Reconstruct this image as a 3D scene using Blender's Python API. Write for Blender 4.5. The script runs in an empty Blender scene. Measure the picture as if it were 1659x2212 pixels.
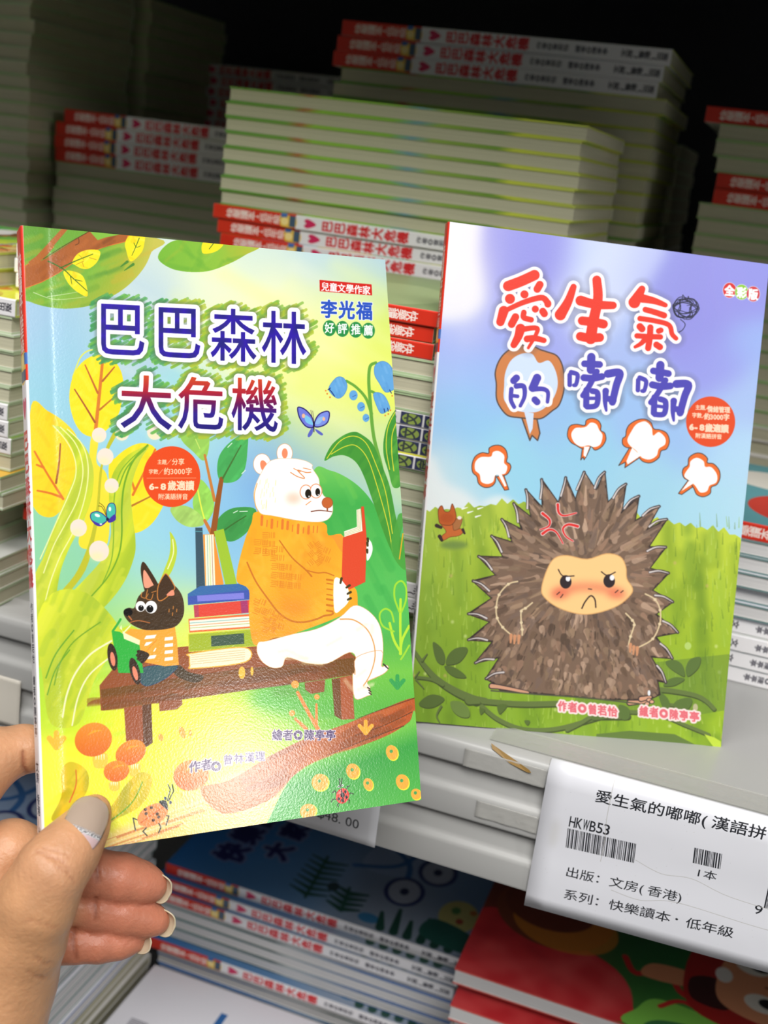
import bpy, bmesh, math, random
import numpy as np
from mathutils import Vector, Matrix, Euler

S = bpy.context.scene
COL = S.collection
rng = np.random.default_rng(7)
random.seed(7)

# ------------------------------------------------------------------ camera
# world: X along the shelf, Y into the shelf, Z up; shelf top is Z=0, its lip at Y=.432
RC = np.array([[0.93625345, 0.33036784, 0.11952647],
               [0.20446294, -0.23570815, -0.95007188],
               [-0.28569983, 0.91394681, -0.28823054]])      # rows: camera right, down, forward in world
CAM = np.array([0, 0, 0.22626887])
F = 2500.0
cd = bpy.data.cameras.new('camera')
cam = bpy.data.objects.new('camera', cd)
COL.objects.link(cam)
cam.matrix_world = Matrix(((RC[0][0], -RC[1][0], -RC[2][0], CAM[0]),
                           (RC[0][1], -RC[1][1], -RC[2][1], CAM[1]),
                           (RC[0][2], -RC[1][2], -RC[2][2], CAM[2]),
                           (0, 0, 0, 1)))
cd.sensor_fit = 'VERTICAL'; cd.sensor_height = 36; cd.sensor_width = 27
cd.lens = 36 * F / 2212
cd.clip_start = .01
cd.dof.use_dof = True; cd.dof.focus_distance = .425; cd.dof.aperture_fstop = 12.5
S.camera = cam

# ------------------------------------------------------------------ light
w = bpy.data.worlds.new('world'); S.world = w; w.use_nodes = True
w.node_tree.nodes['Background'].inputs[0].default_value = (.95, .97, 1, 1)
w.node_tree.nodes['Background'].inputs[1].default_value = .065
S.view_settings.view_transform = 'Standard'; S.view_settings.look = 'None'
S.view_settings.gamma = 1; S.view_settings.use_curve_mapping = False
S.view_settings.exposure = 0

def area(name, loc, target, sx, sy, power, col=(1, .98, .95)):
    d = bpy.data.lights.new(name, 'AREA'); d.shape = 'RECTANGLE'; d.size = sx; d.size_y = sy
    d.energy = power; d.color = col
    o = bpy.data.objects.new(name, d); COL.objects.link(o)
    o.location = loc
    o.rotation_euler = (Vector(target) - Vector(loc)).to_track_quat('-Z', 'Y').to_euler()
    return o
# ceiling tubes of the shop aisle, behind and beside the camera
area('ceiling_lamp', (-.3, -.75, 1.95), (-.1, .4, 0), 2.4, .5, 49)
area('ceiling_lamp', (.9, -1.45, 1.95), (0, .3, 0), 1.6, .5, 46)
area('ceiling_lamp', (3.60, -1.27, 1.21), (-.1, .33, 0), .26, .34, 17)   # far fixture mirrored in the glossy cover

# ------------------------------------------------------------------ helpers
def c8(*c):
    c = c[0] if len(c) == 1 else c
    return tuple((x / 255 / 12.92 if x / 255 <= .04045 else ((x / 255 + .055) / 1.055) ** 2.4) for x in c)

def tag(o, label=None, cat=None, group=None, kind=None):
    if label: o['label'] = label
    if cat: o['category'] = cat
    if group: o['group'] = group
    if kind: o['kind'] = kind
    return o

def empty(name, loc=(0, 0, 0)):
    o = bpy.data.objects.new(name, None); COL.objects.link(o); o.location = loc
    o.empty_display_size = .01
    return o

def link(name, me, parent=None):
    o = bpy.data.objects.new(name, me); COL.objects.link(o)
    if parent: o.parent = parent
    return o

def mesh(name, verts, faces, mats=(), fm=None, uv=None, smooth=False):
    me = bpy.data.meshes.new(name)
    me.from_pydata([tuple(map(float, v)) for v in verts], [], [tuple(int(i) for i in f) for f in faces])
    for m in mats: me.materials.append(m)
    if fm is not None:
        for p, i in zip(me.polygons, fm): p.material_index = int(i)
    if uv is not None:
        l = me.uv_layers.new(name='UVMap')
        for p in me.polygons:
            for li, vi in zip(p.loop_indices, range(len(p.vertices))):
                l.data[li].uv = uv[p.index][vi]
    if smooth: me.shade_smooth()
    me.update()
    return me

def mat(name, col=(128, 128, 128), rough=.5, spec=.5, **k):
    m = bpy.data.materials.new(name); m.use_nodes = True
    b = m.node_tree.nodes['Principled BSDF']
    b.inputs['Base Color'].default_value = (*c8(col), 1)
    b.inputs['Roughness'].default_value = rough
    b.inputs['Specular IOR Level'].default_value = spec
    for a, v in k.items(): b.inputs[a.replace('_', ' ')].default_value = v
    return m

def node(m, t, **k):
    n = m.node_tree.nodes.new(t)
    for a, v in k.items(): setattr(n, a, v)
    return n
def lk(m, a, b): m.node_tree.links.new(a, b)
def bsdf(m): return m.node_tree.nodes['Principled BSDF']

def noise_bump(m, scale, strength, dist=.0005, coord='Object', detail=2):
    tc = node(m, 'ShaderNodeTexCoord'); nz = node(m, 'ShaderNodeTexNoise'); bp = node(m, 'ShaderNodeBump')
    nz.inputs['Scale'].default_value = scale; nz.inputs['Detail'].default_value = detail
    bp.inputs['Strength'].default_value = strength; bp.inputs['Distance'].default_value = dist
    lk(m, tc.outputs[coord], nz.inputs['Vector']); lk(m, nz.outputs[0], bp.inputs['Height'])
    lk(m, bp.outputs[0], bsdf(m).inputs['Normal'])
    return nz

# ------------------------------------------------------------------ the two covers in space
def H4(src, dst):
    A = []
    for (x, y), (u, v) in zip(src, dst):
        A.append([x, y, 1, 0, 0, 0, -u * x, -u * y, -u]); A.append([0, 0, 0, x, y, 1, -v * x, -v * y, -v])
    return np.linalg.svd(np.array(A, float))[2][-1].reshape(3, 3)
def ray(px):
    return RC.T @ np.array([(px[0] - 829.5) / F, (px[1] - 1106) / F, 1])
def hit(px, ax, val):
    d = ray(px); return CAM + d * (val - CAM[ax]) / d[ax]
def atz(px, py, z): return CAM + ray((px, py)) * z
Q1 = [(50, 487), (832, 561), (910, 1728), (98, 1850)]
Q2 = [(972, 479), (1662, 571), (1555, 1615), (884, 1557)]
H1 = H4([(0, 0), (1, 0), (1, 1), (0, 1)], Q1)
H2 = H4([(0, 0), (1, 0), (1, 1), (0, 1)], Q2)
W1 = np.array([[-0.247395843, 0.342318384, 0.190725266], [-0.150757186, 0.442041562, 0.189192410],
               [-0.0894596445, 0.378473402, -0.00133764110], [-0.186098302, 0.278750224, 0.000195214790]])
W2 = np.array([[-0.13542054, 0.4736133, 0.20567044], [-0.0087025, 0.52876986, 0.20406643],
               [0.01403618, 0.48862168, -0.000802], [-0.11268186, 0.43346512, 0.000802]])
# ------------------------------------------------------------------ painter for flat print (shapes and glyphs, drawn in code)
GL = {}
def glyphs(s):
    dg = None; todo = [c for c in set(s) if c not in GL and c != ' ']
    obs = []
    for ch in todo:
        cu = bpy.data.curves.new('g', 'FONT'); cu.body = ch; cu.resolution_u = 3; cu.fill_mode = 'NONE'
        o = bpy.data.objects.new('g', cu); COL.objects.link(o); obs.append((ch, o, cu))
    dg = bpy.context.evaluated_depsgraph_get()
    for ch, o, cu in obs:
        e = o.evaluated_get(dg); m = e.to_mesh()
        v = np.array([p.co[:2] for p in m.vertices]).reshape(-1, 2)
        ed = np.array([x.vertices[:] for x in m.edges], int).reshape(-1, 2)
        GL[ch] = (v[ed[:, 0]], v[ed[:, 1]]) if len(ed) else None
        e.to_mesh_clear()
    for ch, o, cu in obs:
        bpy.data.objects.remove(o); bpy.data.curves.remove(cu)

def smooth_pts(p, closed, n=6):
    p = np.asarray(p, float)
    if len(p) < 3: return p
    m = len(p); out = []
    rngi = range(m if closed else m - 1)
    for i in rngi:
        if closed: a, b, c, d = p[i - 1], p[i], p[(i + 1) % m], p[(i + 2) % m]
        else: a, b, c, d = p[max(i - 1, 0)], p[i], p[i + 1], p[min(i + 2, m - 1)]
        for k in range(n):
            t = k / n
            out.append(.5 * ((2 * b) + (-a + c) * t + (2 * a - 5 * b + 4 * c - d) * t * t + (-a + 3 * b - 3 * c + d) * t ** 3))
    if not closed: out.append(p[-1])
    return np.array(out)

def boxblur(a, r):
    r = int(round(r))
    if r < 1: return a
    for _ in range(3):
        for ax in (0, 1):
            a = np.moveaxis(a, ax, 0); n = a.shape[0]
            c = np.concatenate([np.zeros((1,) + a.shape[1:], a.dtype), np.cumsum(a, 0)])
            i = np.arange(n); hi = np.minimum(i + r + 1, n); lo = np.maximum(i - r, 0)
            a = np.moveaxis((c[hi] - c[lo]) / (hi - lo)[:, None], 0, ax)
    return a

class Cv:
    """canvas over the rectangle x0..x1, y0..y1 of drawing units, s pixels per unit"""
    def __init__(s, x0, y0, x1, y1, k, bg=(255, 255, 255)):
        s.o = np.array([x0, y0], float); s.k = k
        s.w = int((x1 - x0) * k); s.h = int((y1 - y0) * k)
        s.a = np.empty((s.h, s.w, 3), np.float32); s.a[:] = bg; s.org = (0, 0)
        s.zo = np.array([0., 0.]); s.zs = 1.
    def Z(s, x, y, sc):               # further points are given in a magnified view at x, y
        s.zo = np.array([x, y], float); s.zs = sc; return s
    def P(s, p): return ((np.asarray(p, float).reshape(-1, 2) / s.zs + s.zo) - s.o) * s.k
    def L(s, r): return r / s.zs * s.k
    def box(s, p, pad):
        x0, y0 = np.floor(p.min(0) - pad).astype(int); x1, y1 = np.ceil(p.max(0) + pad).astype(int) + 1
        return max(x0, 0), max(y0, 0), min(x1, s.w), min(y1, s.h)
    def put(s, b, m, col, alpha=1.):
        x0, y0, x1, y1 = b
        m = (m * alpha)[..., None].astype(np.float32)
        if callable(col):
            X, Y = np.meshgrid(np.arange(x0, x1), np.arange(y0, y1))
            X = (X / s.k + s.o[0] - s.zo[0]) * s.zs; Y = (Y / s.k + s.o[1] - s.zo[1]) * s.zs
            c = col(X, Y).astype(np.float32)
        else: c = np.array(col, np.float32)
        v = s.a[y0:y1, x0:x1]; v += (c - v) * m
    def pm(s, p, b):                  # polygon coverage, even-odd
        x0, y0, x1, y1 = b; m = np.zeros((y1 - y0, x1 - x0), np.float32)
        q = np.roll(p, -1, 0); SS = 3; xs = np.arange(x0, x1)
        for j in range(y0, y1):
            for k in range(SS):
                y = j + (k + .5) / SS - .5
                c = (p[:, 1] <= y) != (q[:, 1] <= y)
                if not c.any(): continue
                xx = np.sort(p[c, 0] + (y - p[c, 1]) / (q[c, 1] - p[c, 1]) * (q[c, 0] - p[c, 0]))
                for a, e in zip(xx[::2], xx[1::2]):
                    m[j - y0] += np.clip(np.minimum(e, xs + .5) - np.maximum(a, xs - .5), 0, 1) / SS
        return np.clip(m, 0, 1)
    def fill(s, pts, col, sm=True, blur=0, alpha=1., grain=0, line=None, lw=0, n=6):
        p = smooth_pts(pts, True, n) if sm else np.asarray(pts, float); raw = p
        p = s.P(p); r = s.L(blur); b = s.box(p, 3 * r + 2)
        if b[0] >= b[2] or b[1] >= b[3]: return
        m = s.pm(p, b)
        if blur: m = boxblur(m, r)
        if grain: m = np.clip(m * (1 + grain) - grain * rng.random(m.shape), 0, 1)
        s.put(b, m, col, alpha)
        if line is not None: s.stroke(np.vstack([raw, raw[:1]]), line, lw, sm=False)
    def tone(s, pts, cols, blur=12, alpha=.5, clip=None, n=10, sz=12, ang=None, seed=1):
        """loose painterly dabs of the given colours inside a polygon"""
        g = np.random.default_rng(seed); p = s.P(smooth_pts(pts, True)); b = s.box(p, s.L(sz * 2.5 + 3 * blur) + 4)
        if b[0] >= b[2] or b[1] >= b[3]: return
        M = s.pm(p, b); keep = s.a[b[1]:b[3], b[0]:b[2]].copy()
        raw = smooth_pts(pts, True); lo = raw.min(0); hi = raw.max(0)
        for i in range(n):
            c = lo + g.random(2) * (hi - lo); a = ang if ang is not None else g.random() * 3.14
            d = np.array([math.cos(a), math.sin(a)]) * sz * (.6 + g.random())
            s.stroke([c - d, c + d * .2 + g.normal(0, sz * .1, 2), c + d], cols[g.integers(len(cols))], sz * (.3 + .3 * g.random()), alpha=alpha, soft=blur)
        v = s.a[b[1]:b[3], b[0]:b[2]]; v[:] = keep + (v - keep) * M[..., None]
    def stroke(s, pts, col, w, w1=None, sm=True, alpha=1., soft=0, dash=None):
        p = s.P(smooth_pts(pts, False) if sm else pts); w = s.L(w) / 2; w1 = w if w1 is None else s.L(w1) / 2
        so = max(s.L(soft), .5); b = s.box(p, max(w, w1) + so * 1.5 + 1)
        if b[0] >= b[2] or b[1] >= b[3]: return
        if len(p) == 1: p = np.vstack([p, p + .01])
        X, Y = np.meshgrid(np.arange(b[0], b[2], dtype=np.float32), np.arange(b[1], b[3], dtype=np.float32))
        best = np.full(X.shape, 1e9, np.float32); n = len(p) - 1
        for i in range(n):
            a, e = p[i], p[i + 1]; d = e - a; L = d @ d + 1e-9
            ra = w + (w1 - w) * i / n; rb = w + (w1 - w) * (i + 1) / n
            R = max(ra, rb) + so * 1.5 + 1
            ix0 = max(int(min(a[0], e[0]) - R) - b[0], 0); ix1 = int(max(a[0], e[0]) + R) + 2 - b[0]
            iy0 = max(int(min(a[1], e[1]) - R) - b[1], 0); iy1 = int(max(a[1], e[1]) + R) + 2 - b[1]
            if ix1 <= 0 or iy1 <= 0: continue
            x = X[iy0:iy1, ix0:ix1]; y = Y[iy0:iy1, ix0:ix1]
            t = np.clip(((x - a[0]) * d[0] + (y - a[1]) * d[1]) / L, 0, 1)
            dd = np.hypot(x - a[0] - t * d[0], y - a[1] - t * d[1]) - (ra + (rb - ra) * t)
            best[iy0:iy1, ix0:ix1] = np.minimum(best[iy0:iy1, ix0:ix1], dd)
        m = np.clip(.5 - best / (2 * so) if soft else .5 - best, 0, 1)
        s.put(b, m, col, alpha)
    def ell(s, cx, cy, rx, ry=None, col=(0, 0, 0), rot=0, **k):
        ry = rx if ry is None else ry
        t = np.linspace(0, 2 * math.pi, 28, endpoint=False); c, q = math.cos(rot), math.sin(rot)
        s.fill([(cx + rx * math.cos(a) * c - ry * math.sin(a) * q, cy + rx * math.cos(a) * q + ry * math.sin(a) * c) for a in t], col, sm=True, n=2, **k)
    def sd(s, ch, fx, pad):
        a, e = GL[ch]; A = s.P(fx(a)); E = s.P(fx(e)); b = s.box(np.vstack([A, E]), pad)
        if b[0] >= b[2] or b[1] >= b[3]: return None
        X, Y = np.meshgrid(np.arange(b[0], b[2], dtype=np.float32), np.arange(b[1], b[3], dtype=np.float32))
        best = np.full(X.shape, 1e9, np.float32); ins = np.zeros(X.shape, bool)
        for p, q in zip(A, E):
            d = q - p; L = d @ d + 1e-9
            t = np.clip(((X - p[0]) * d[0] + (Y - p[1]) * d[1]) / L, 0, 1)
            np.minimum(best, (X - p[0] - t * d[0]) ** 2 + (Y - p[1] - t * d[1]) ** 2, out=best)
            if (p[1] != q[1]):
                c = (p[1] <= Y[:, 0]) != (q[1] <= Y[:, 0])
                if c.any():
                    xi = p[0] + (Y[c] - p[1]) / d[1] * d[0]
                    ins[c] ^= X[c] < xi
        return b, np.where(ins, 1, -1) * np.sqrt(best)
    def glyph(s, ch, fx, layers, scrib=None):
        """layers: (grow, colour, softness, alpha) from back to front, in drawing units"""
        if ch == ' ' or GL.get(ch) is None: return
        pad = max([s.L(l[0]) + s.L(l[2] if len(l) > 2 else 0) for l in layers] + [0]) + 2 + (s.L(scrib[1]) if scrib else 0)
        r = s.sd(ch, fx, pad)
        if r is None: return
        b, D = r
        if scrib:
            cols, reach, g = scrib[0], s.L(scrib[1]), np.random.default_rng(scrib[2])
            yy, xx = np.where((D < -reach * .45) & (D > -reach * .85))
            for i in g.integers(0, len(yy), 150):
                x = (xx[i] + b[0]) / s.k + s.o[0]; y = (yy[i] + b[1]) / s.k + s.o[1]
                x = (x - s.zo[0]) * s.zs; y = (y - s.zo[1]) * s.zs
                l = scrib[1] * (.25 + .35 * g.random())
                s.stroke([(x - l, y + l * .55), (x + l, y - l * .55)], cols(x, y), scrib[1] * .30, alpha=.75)
        for l in layers:
            so = max(s.L(l[2]) if len(l) > 2 else 0, .5)
            m = np.clip(.5 + (D + s.L(l[0])) / (2 * so), 0, 1)
            s.put(b, m, l[1], l[3] if len(l) > 3 else 1.)
    def fit(s, ch, x0, y0, x1, y1, layers, shear=0., lean=0., **k):
        a, e = GL[ch]; p = np.vstack([a, e]); lo = p.min(0); hi = p.max(0)
        def fx(v):
            t = (v - lo) / (hi - lo); X = x0 + (x1 - x0) * t[:, 0]; Y = y1 + (y0 - y1) * t[:, 1]
            return np.stack([X + lean * (Y - y1), Y + shear * (X - (x0 + x1) / 2)], 1)
        s.glyph(ch, fx, layers, **k)
    def line(s, txt, x, y, size, layers, slope=0., asp=1., lean=0., adv=None, up=0.):
        """text from baseline x, y; size = em width, asp = height/width"""
        cx = 0.
        for ch in txt:
            lat = ord(ch) < 0x2000
            a = .56 if lat else 1.
            if adv: a = adv if not lat else adv * .56
            def fx(v, cx=cx, lat=lat):
                X = x + (cx + v[:, 0]) * size; Y = y - v[:, 1] * size * asp
                return np.stack([X + lean * (Y - y), Y + slope * (X - x)], 1)
            s.glyph(ch, fx, layers); cx += a
        return x + cx * size
    def vline(s, txt, cx, y, size, layers, asp=1., step=1.):
        for i, ch in enumerate(txt):
            s.fit_em(ch, cx, y + i * size * step, size, layers, asp)
    def fit_em(s, ch, cx, y, size, layers, asp):
        def fx(v): return np.stack([cx + (v[:, 0] - .5) * size * asp, y + (.86 - v[:, 1]) * size], 1)
        s.glyph(ch, fx, layers)
    def field(s, pts, sg=60., noise=0):
        """smooth colour field through scattered (x, y, r, g, b)"""
        q = np.array(pts, float); st = 10
        gx = np.arange(0, s.w + st, st); gy = np.arange(0, s.h + st, st)
        X, Y = np.meshgrid(gx, gy); PX = s.P(q[:, :2]); sg = s.L(sg)
        d = (X[..., None] - PX[:, 0]) ** 2 + (Y[..., None] - PX[:, 1]) ** 2
        wt = np.exp(-d / (2 * sg * sg)) + 1e-7 / (1 + d / (sg * sg)) ** 2
        c = (wt[..., None] * q[:, 2:]).sum(2) / wt.sum(2)[..., None]
        yy = np.arange(s.h) / st; xx = np.arange(s.w) / st
        y0 = yy.astype(int); x0 = xx.astype(int); fy = (yy - y0)[:, None, None]; fx = (xx - x0)[None, :, None]
        s.a[:] = (c[y0][:, x0] * (1 - fx) + c[y0][:, x0 + 1] * fx) * (1 - fy) + (c[y0 + 1][:, x0] * (1 - fx) + c[y0 + 1][:, x0 + 1] * fx) * fy
    def sample(s, X, Y):
        x = np.clip((X - s.o[0]) * s.k, 0, s.w - 1.001); y = np.clip((Y - s.o[1]) * s.k, 0, s.h - 1.001)
        x0 = x.astype(int); y0 = y.astype(int); fx = (x - x0)[..., None]; fy = (y - y0)[..., None]
        a = s.a
        return (a[y0, x0] * (1 - fx) + a[y0, x0 + 1] * fx) * (1 - fy) + (a[y0 + 1, x0] * (1 - fx) + a[y0 + 1, x0 + 1] * fx) * fy
    def flat(s): return s.a
    def unwarp(s, H, w, h):
        U, V = np.meshgrid((np.arange(w) + .5) / w, (np.arange(h) + .5) / h)
        q = np.einsum('ij,jhw->ihw', H, np.stack([U, V, np.ones_like(U)]))
        return s.sample(q[0] / q[2], q[1] / q[2])

def image(name, arr, ):
    h, w = arr.shape[:2]
    im = bpy.data.images.new(name, w, h, alpha=False)
    px = np.ones((h, w, 4), np.float32); px[..., :3] = np.clip(arr[::-1] / 255, 0, 1)
    im.pixels.foreach_set(px.ravel()); im.update(); im.pack()
    return im

def print_mat(name, arr, rough=.3, spec=.5, emboss=0.):
    m = mat(name, (200, 200, 200), rough, spec)
    t = node(m, 'ShaderNodeTexImage'); t.image = image(name, arr); t.extension = 'EXTEND'
    uv = node(m, 'ShaderNodeUVMap'); lk(m, uv.outputs[0], t.inputs[0])
    lk(m, t.outputs[0], bsdf(m).inputs['Base Color'])
    if emboss: noise_bump(m, 1300, emboss, .0003)
    return m

def lerp3(stops, t):
    xs = [a for a, _ in stops]
    return np.stack([np.interp(t, xs, [c[i] for _, c in stops]) for i in range(3)], -1)
# ------------------------------------------------------------------ print: the green and yellow cover
ALLTXT = ('巴森林大危機兒童文學作家李光福好評推薦主題／分享字數約3000字6-8歲適讀附漢語拼音繪者◎陳亭作者曾'
          '愛生氣的嘟快樂讀本·低年級全彩版情緒管理若怡出版：文房(香港)系列：1HKWB53拼9$.48本家')
glyphs(ALLTXT)
WHT = (250, 248, 250); K3 = 3.318

def paint_a():
    c = Cv(30, 470, 925, 1865, 1.2)
    c.field([(330,520,205,222,215),(560,545,200,222,215),(700,560,178,207,228),(820,575,160,195,232),(330,640,185,208,218),(450,600,232,240,200),
        (600,640,240,241,190),(760,620,228,238,160),(830,700,212,230,105),(80,700,163,195,222),(150,760,150,200,222),(250,720,175,203,217),(90,850,150,202,220),
        (560,760,236,238,170),(700,760,236,238,170),(800,800,226,236,95),(640,840,226,236,110),(690,900,230,236,140),(640,950,195,222,175),
        (560,960,140,188,226),(500,920,165,212,222),(420,900,160,212,217),(710,985,190,217,170),(640,1030,112,160,218),(600,1005,118,165,222),(760,1050,140,187,217),(810,1000,205,228,150),
        (330,950,158,210,226),(300,1150,153,210,226),(400,1200,150,206,226),(500,1150,130,185,226),(520,1230,150,202,226),(440,1100,145,196,226),(330,1040,150,205,224),
        (340,1280,165,218,205),(300,1350,170,222,120),(400,1350,225,238,120),(390,1400,242,242,62),(200,1250,142,208,165),(140,1400,160,215,80),
        (150,1500,190,225,55),(250,1600,237,243,55),(400,1600,234,241,65),(500,1550,214,233,65),(600,1500,145,205,65),(700,1500,105,190,65),(780,1480,125,200,65),(850,1480,115,195,70),
        (880,1550,105,188,65),(600,1600,190,222,65),(500,1700,222,236,105),(200,1750,249,249,62),(300,1720,246,246,75),(120,1700,249,246,75),(850,1250,70,175,82),(700,1600,120,195,70)], 55)
    g = np.random.default_rng(3)
    for i in range(26):                                       # pale slanting rays
        x = g.uniform(200, 800); y = g.uniform(540, 860)
        c.stroke([(x, y), (x + 170, y + 95)], (240, 244, 150) if i % 2 else (243, 244, 215), 30, alpha=.16, soft=12)
    for i in range(260):
        x = g.uniform(100, 900); y = g.uniform(1330, 1840); col = [(215, 235, 40), (170, 215, 60), (250, 250, 110)][i % 3]
        c.stroke([(x, y), (x + 36, y - 10)], col, 9, alpha=.16, soft=4)
    c.Z(0, 460, K3)
    # foliage
    fo = [(150,70),(1120,180),(1085,280),(1040,380),(960,480),(850,570),(700,645),(560,680),(400,682),(225,640),(150,560)]
    c.fill(fo, lambda X, Y: lerp3([(0, (100,155,62)), (.55, (122,176,66)), (.8, (165,178,62)), (1, (195,190,85))], np.hypot(X - 250, Y - 150) / 860), grain=.15)
    c.tone(fo, [(80,140,60),(140,190,70),(175,175,55),(205,170,60),(95,150,55)], 8, .30, n=70, sz=70, ang=-.35)
    for p in [[(340,600),(480,580),(560,565)],[(240,570),(400,620),(620,600)],[(700,610),(780,600)]]: c.stroke(p, (235,240,215), 5, 2, alpha=.75)
    for p in [[(865,385),(912,350)],[(892,412),(955,368)]]: c.stroke(p, (70,130,55), 6, 20, alpha=.9)
    c.fill([(180,540),(180,380),(300,300),(420,220),(560,120),(640,128),(700,130),(880,150),(985,158),(985,190),(900,205),(760,240),(620,290),(520,360),(420,430),(300,495)], (168,97,52), sm=False, grain=.1, line=(225,120,55), lw=5)
    c.tone([(205,520),(205,370),(420,220),(560,120),(640,128),(880,150),(900,205),(620,290),(420,430)], [(140,80,45),(190,112,60),(120,70,40)], 6, .3, n=30, sz=60, ang=-.6)
    c.fill([(440,115),(485,118),(330,300),(280,360),(205,390),(205,350),(260,310)], (176,104,54), sm=False)
    c.fill([(640,128),(885,150),(760,175),(700,195)], (130,185,70), sm=False); c.fill([(490,120),(640,128),(330,325),(290,345),(340,300)], (110,165,62), sm=False)
    c.stroke([(640,132),(460,235),(310,330)], (90,60,35), 5); c.stroke([(530,195),(560,180),(565,215),(540,230)], (100,62,38), 5)
    c.fill([(915,165),(970,165),(975,185),(930,205)], (250,150,50))
    yl = (250,225,45)
    for lf in ([(518,352),(560,290),(640,263),(716,275),(700,345),(645,395),(590,400),(540,375)], [(455,420),(530,420),(600,462),(628,592),(560,570),(490,505)], [(897,212),(935,160),(1030,163),(1035,215),(1012,285),(938,348),(905,270)], [(1465,208),(1595,218),(1570,262),(1510,290),(1450,285)]):
        c.fill(lf, yl, grain=.08); c.tone(lf, [(240,190,30),(255,240,110)], 5, .4, n=9, sz=30)
    for p, w in (([(345,345),(450,400),(520,465),(625,560)], 9), ([(430,395),(540,345),(665,295)], 9), ([(998,180),(970,250),(945,305)], 6), ([(960,215),(978,245),(1010,235)], 5), ([(505,455),(515,510)], 6), ([(540,478),(590,490)], 6), ([(1540,215),(1510,255)], 5)):
        c.stroke(p, (60,110,40), w, w * .6)
    for p in ([(545,370),(600,345)], [(590,355),(600,385)], [(640,320),(690,335)], [(565,300),(600,335)]): c.stroke(p, (175,140,40), 4)
    fo2 = [(1133,325),(1180,240),(1280,193),(1500,200),(1850,235),(1760,300),(1650,360),(1500,415),(1350,422),(1220,395)]
    c.fill(fo2, lambda X, Y: lerp3([(0, (120,180,62)), (.6, (140,188,66)), (1, (180,180,60))], np.clip((X - 1133) / 700, 0, 1)), grain=.15)
    c.tone(fo2, [(100,165,60),(170,180,60),(150,200,80)], 8, .3, n=25, sz=60)
    c.fill([(1462,206),(1595,216),(1570,262),(1510,288),(1450,285)], yl); c.stroke([(1535,212),(1500,258)], (60,110,40), 5)
    # yellow tree, upper left
    t1 = [(735,1018),(810,1050),(865,1130),(885,1230),(875,1340),(850,1440),(790,1530),(700,1600),(610,1590),(545,1520),(505,1400),(498,1290),(520,1180),(570,1090),(650,1030)]
    c.stroke([(725,985),(640,985),(580,1030),(545,1110),(520,1180)], (225,225,90), 9)
    c.fill(t1, (250,222,40), grain=.1); c.tone(t1, [(255,235,70),(240,205,40)], 8, .4, n=20, sz=60)
    c.stroke([(738,1035),(712,1300),(685,1560)], (215,125,50), 20, 26)
    for p, q in (([(610,1090),(700,1290)], (190,105,50)), ([(820,1105),(735,1205)], (180,100,50)), ([(535,1265),(620,1400),(680,1500)], (165,90,50)), ([(830,1310),(715,1410)], (190,120,45))): c.stroke(p, q, 9, 15)
    c.Z(40, 900, K3)
    # trees at the left: trunks, leaves
    tl = [(90,-80),(210,-40),(330,40),(420,150),(440,330),(400,520),(330,640),(240,720),(130,680),(80,500)]
    c.fill(tl, (250,212,42), grain=.1); c.tone(tl, [(255,190,40),(250,225,70)], 8, .35, n=22, sz=60)
    t3 = [(645,380),(700,290),(800,215),(900,190),(985,235),(1040,400),(1060,560),(1010,690),(930,790),(820,835),(700,780)]
    c.fill(t3, (250,222,42), grain=.08); c.tone(t3, [(255,235,80),(250,200,40)], 8, .35, n=20, sz=60)
    c.fill([(520,150),(570,180),(560,330),(640,450),(640,900),(500,950),(430,900),(480,700),(500,400)], (248,222,50), alpha=.95)
    for p in ([(115,250),(200,400),(270,510),(320,590)], [(130,345),(180,365)], [(135,530),(230,550),(310,578)], [(980,235),(900,400),(820,560)], [(815,470),(830,520)]): c.stroke(p, (220,120,45), 13, 18)
    c.stroke([(300,195),(290,340),(270,475)], (160,90,45), 10, 16); c.stroke([(960,565),(810,640)], (180,120,45), 10, 15)
    c.fill([(680,110),(740,0),(775,-60),(800,-40),(760,40),(700,140),(640,250),(600,380),(575,700),(540,900),(480,1100),(380,1240),(290,1350),(270,1330),(300,1260),(400,1140),(470,1000),(520,850),(560,640),(580,400),(620,240)], (190,190,50), sm=True, n=3)
    # swooping blades
    gA = lambda X, Y: lerp3([(0, (190,205,70)), (.5, (205,218,55)), (1, (170,195,50))], (np.sin(X / 60 + Y / 140) * .5 + .5))
    b1 = [(240,60),(330,85),(430,160),(510,280),(540,420),(520,600),(450,780),(370,930),(310,1080),(280,1220),(270,1340),(280,1470),(250,1660),(170,1760),(60,1660),(100,1200),(180,1000),(250,800),(330,600),(400,420),(400,280),(350,170),(270,95)]
    c.fill(b1, gA, grain=.08); c.tone(b1, [(170,190,45),(225,228,80),(190,210,60)], 7, .35, n=60, sz=90, ang=-1.1)
    b2 = [(935,205),(880,300),(830,420),(805,560),(820,720),(838,880),(830,1000),(760,1180),(640,1340),(500,1460),(400,1560),(340,1700),(100,1800),(160,1560),(300,1350),(460,1180),(600,1020),(660,860),(655,700),(650,520),(690,380),(790,270)]
    c.fill(b2, gA, grain=.08); c.tone(b2, [(170,190,45),(225,228,70),(190,210,60)], 7, .35, n=60, sz=90, ang=-1.1)
    for p in ([(250,65),(340,170),(400,290),(410,420),(360,560),(270,760),(200,920),(155,1020)], [(300,75),(400,180),(450,300),(460,430),(420,600),(340,760),(250,930),(180,1120)], [(350,90),(450,190),(495,320),(495,470),(460,640),(390,830),(300,1000),(230,1180),(190,1330)]): c.stroke(p, (238,240,165), 8)
    for p in ([(920,210),(800,310),(720,420),(685,600),(680,900),(660,1050),(600,1200)], ): c.stroke(p, (130,175,50), 8)
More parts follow.
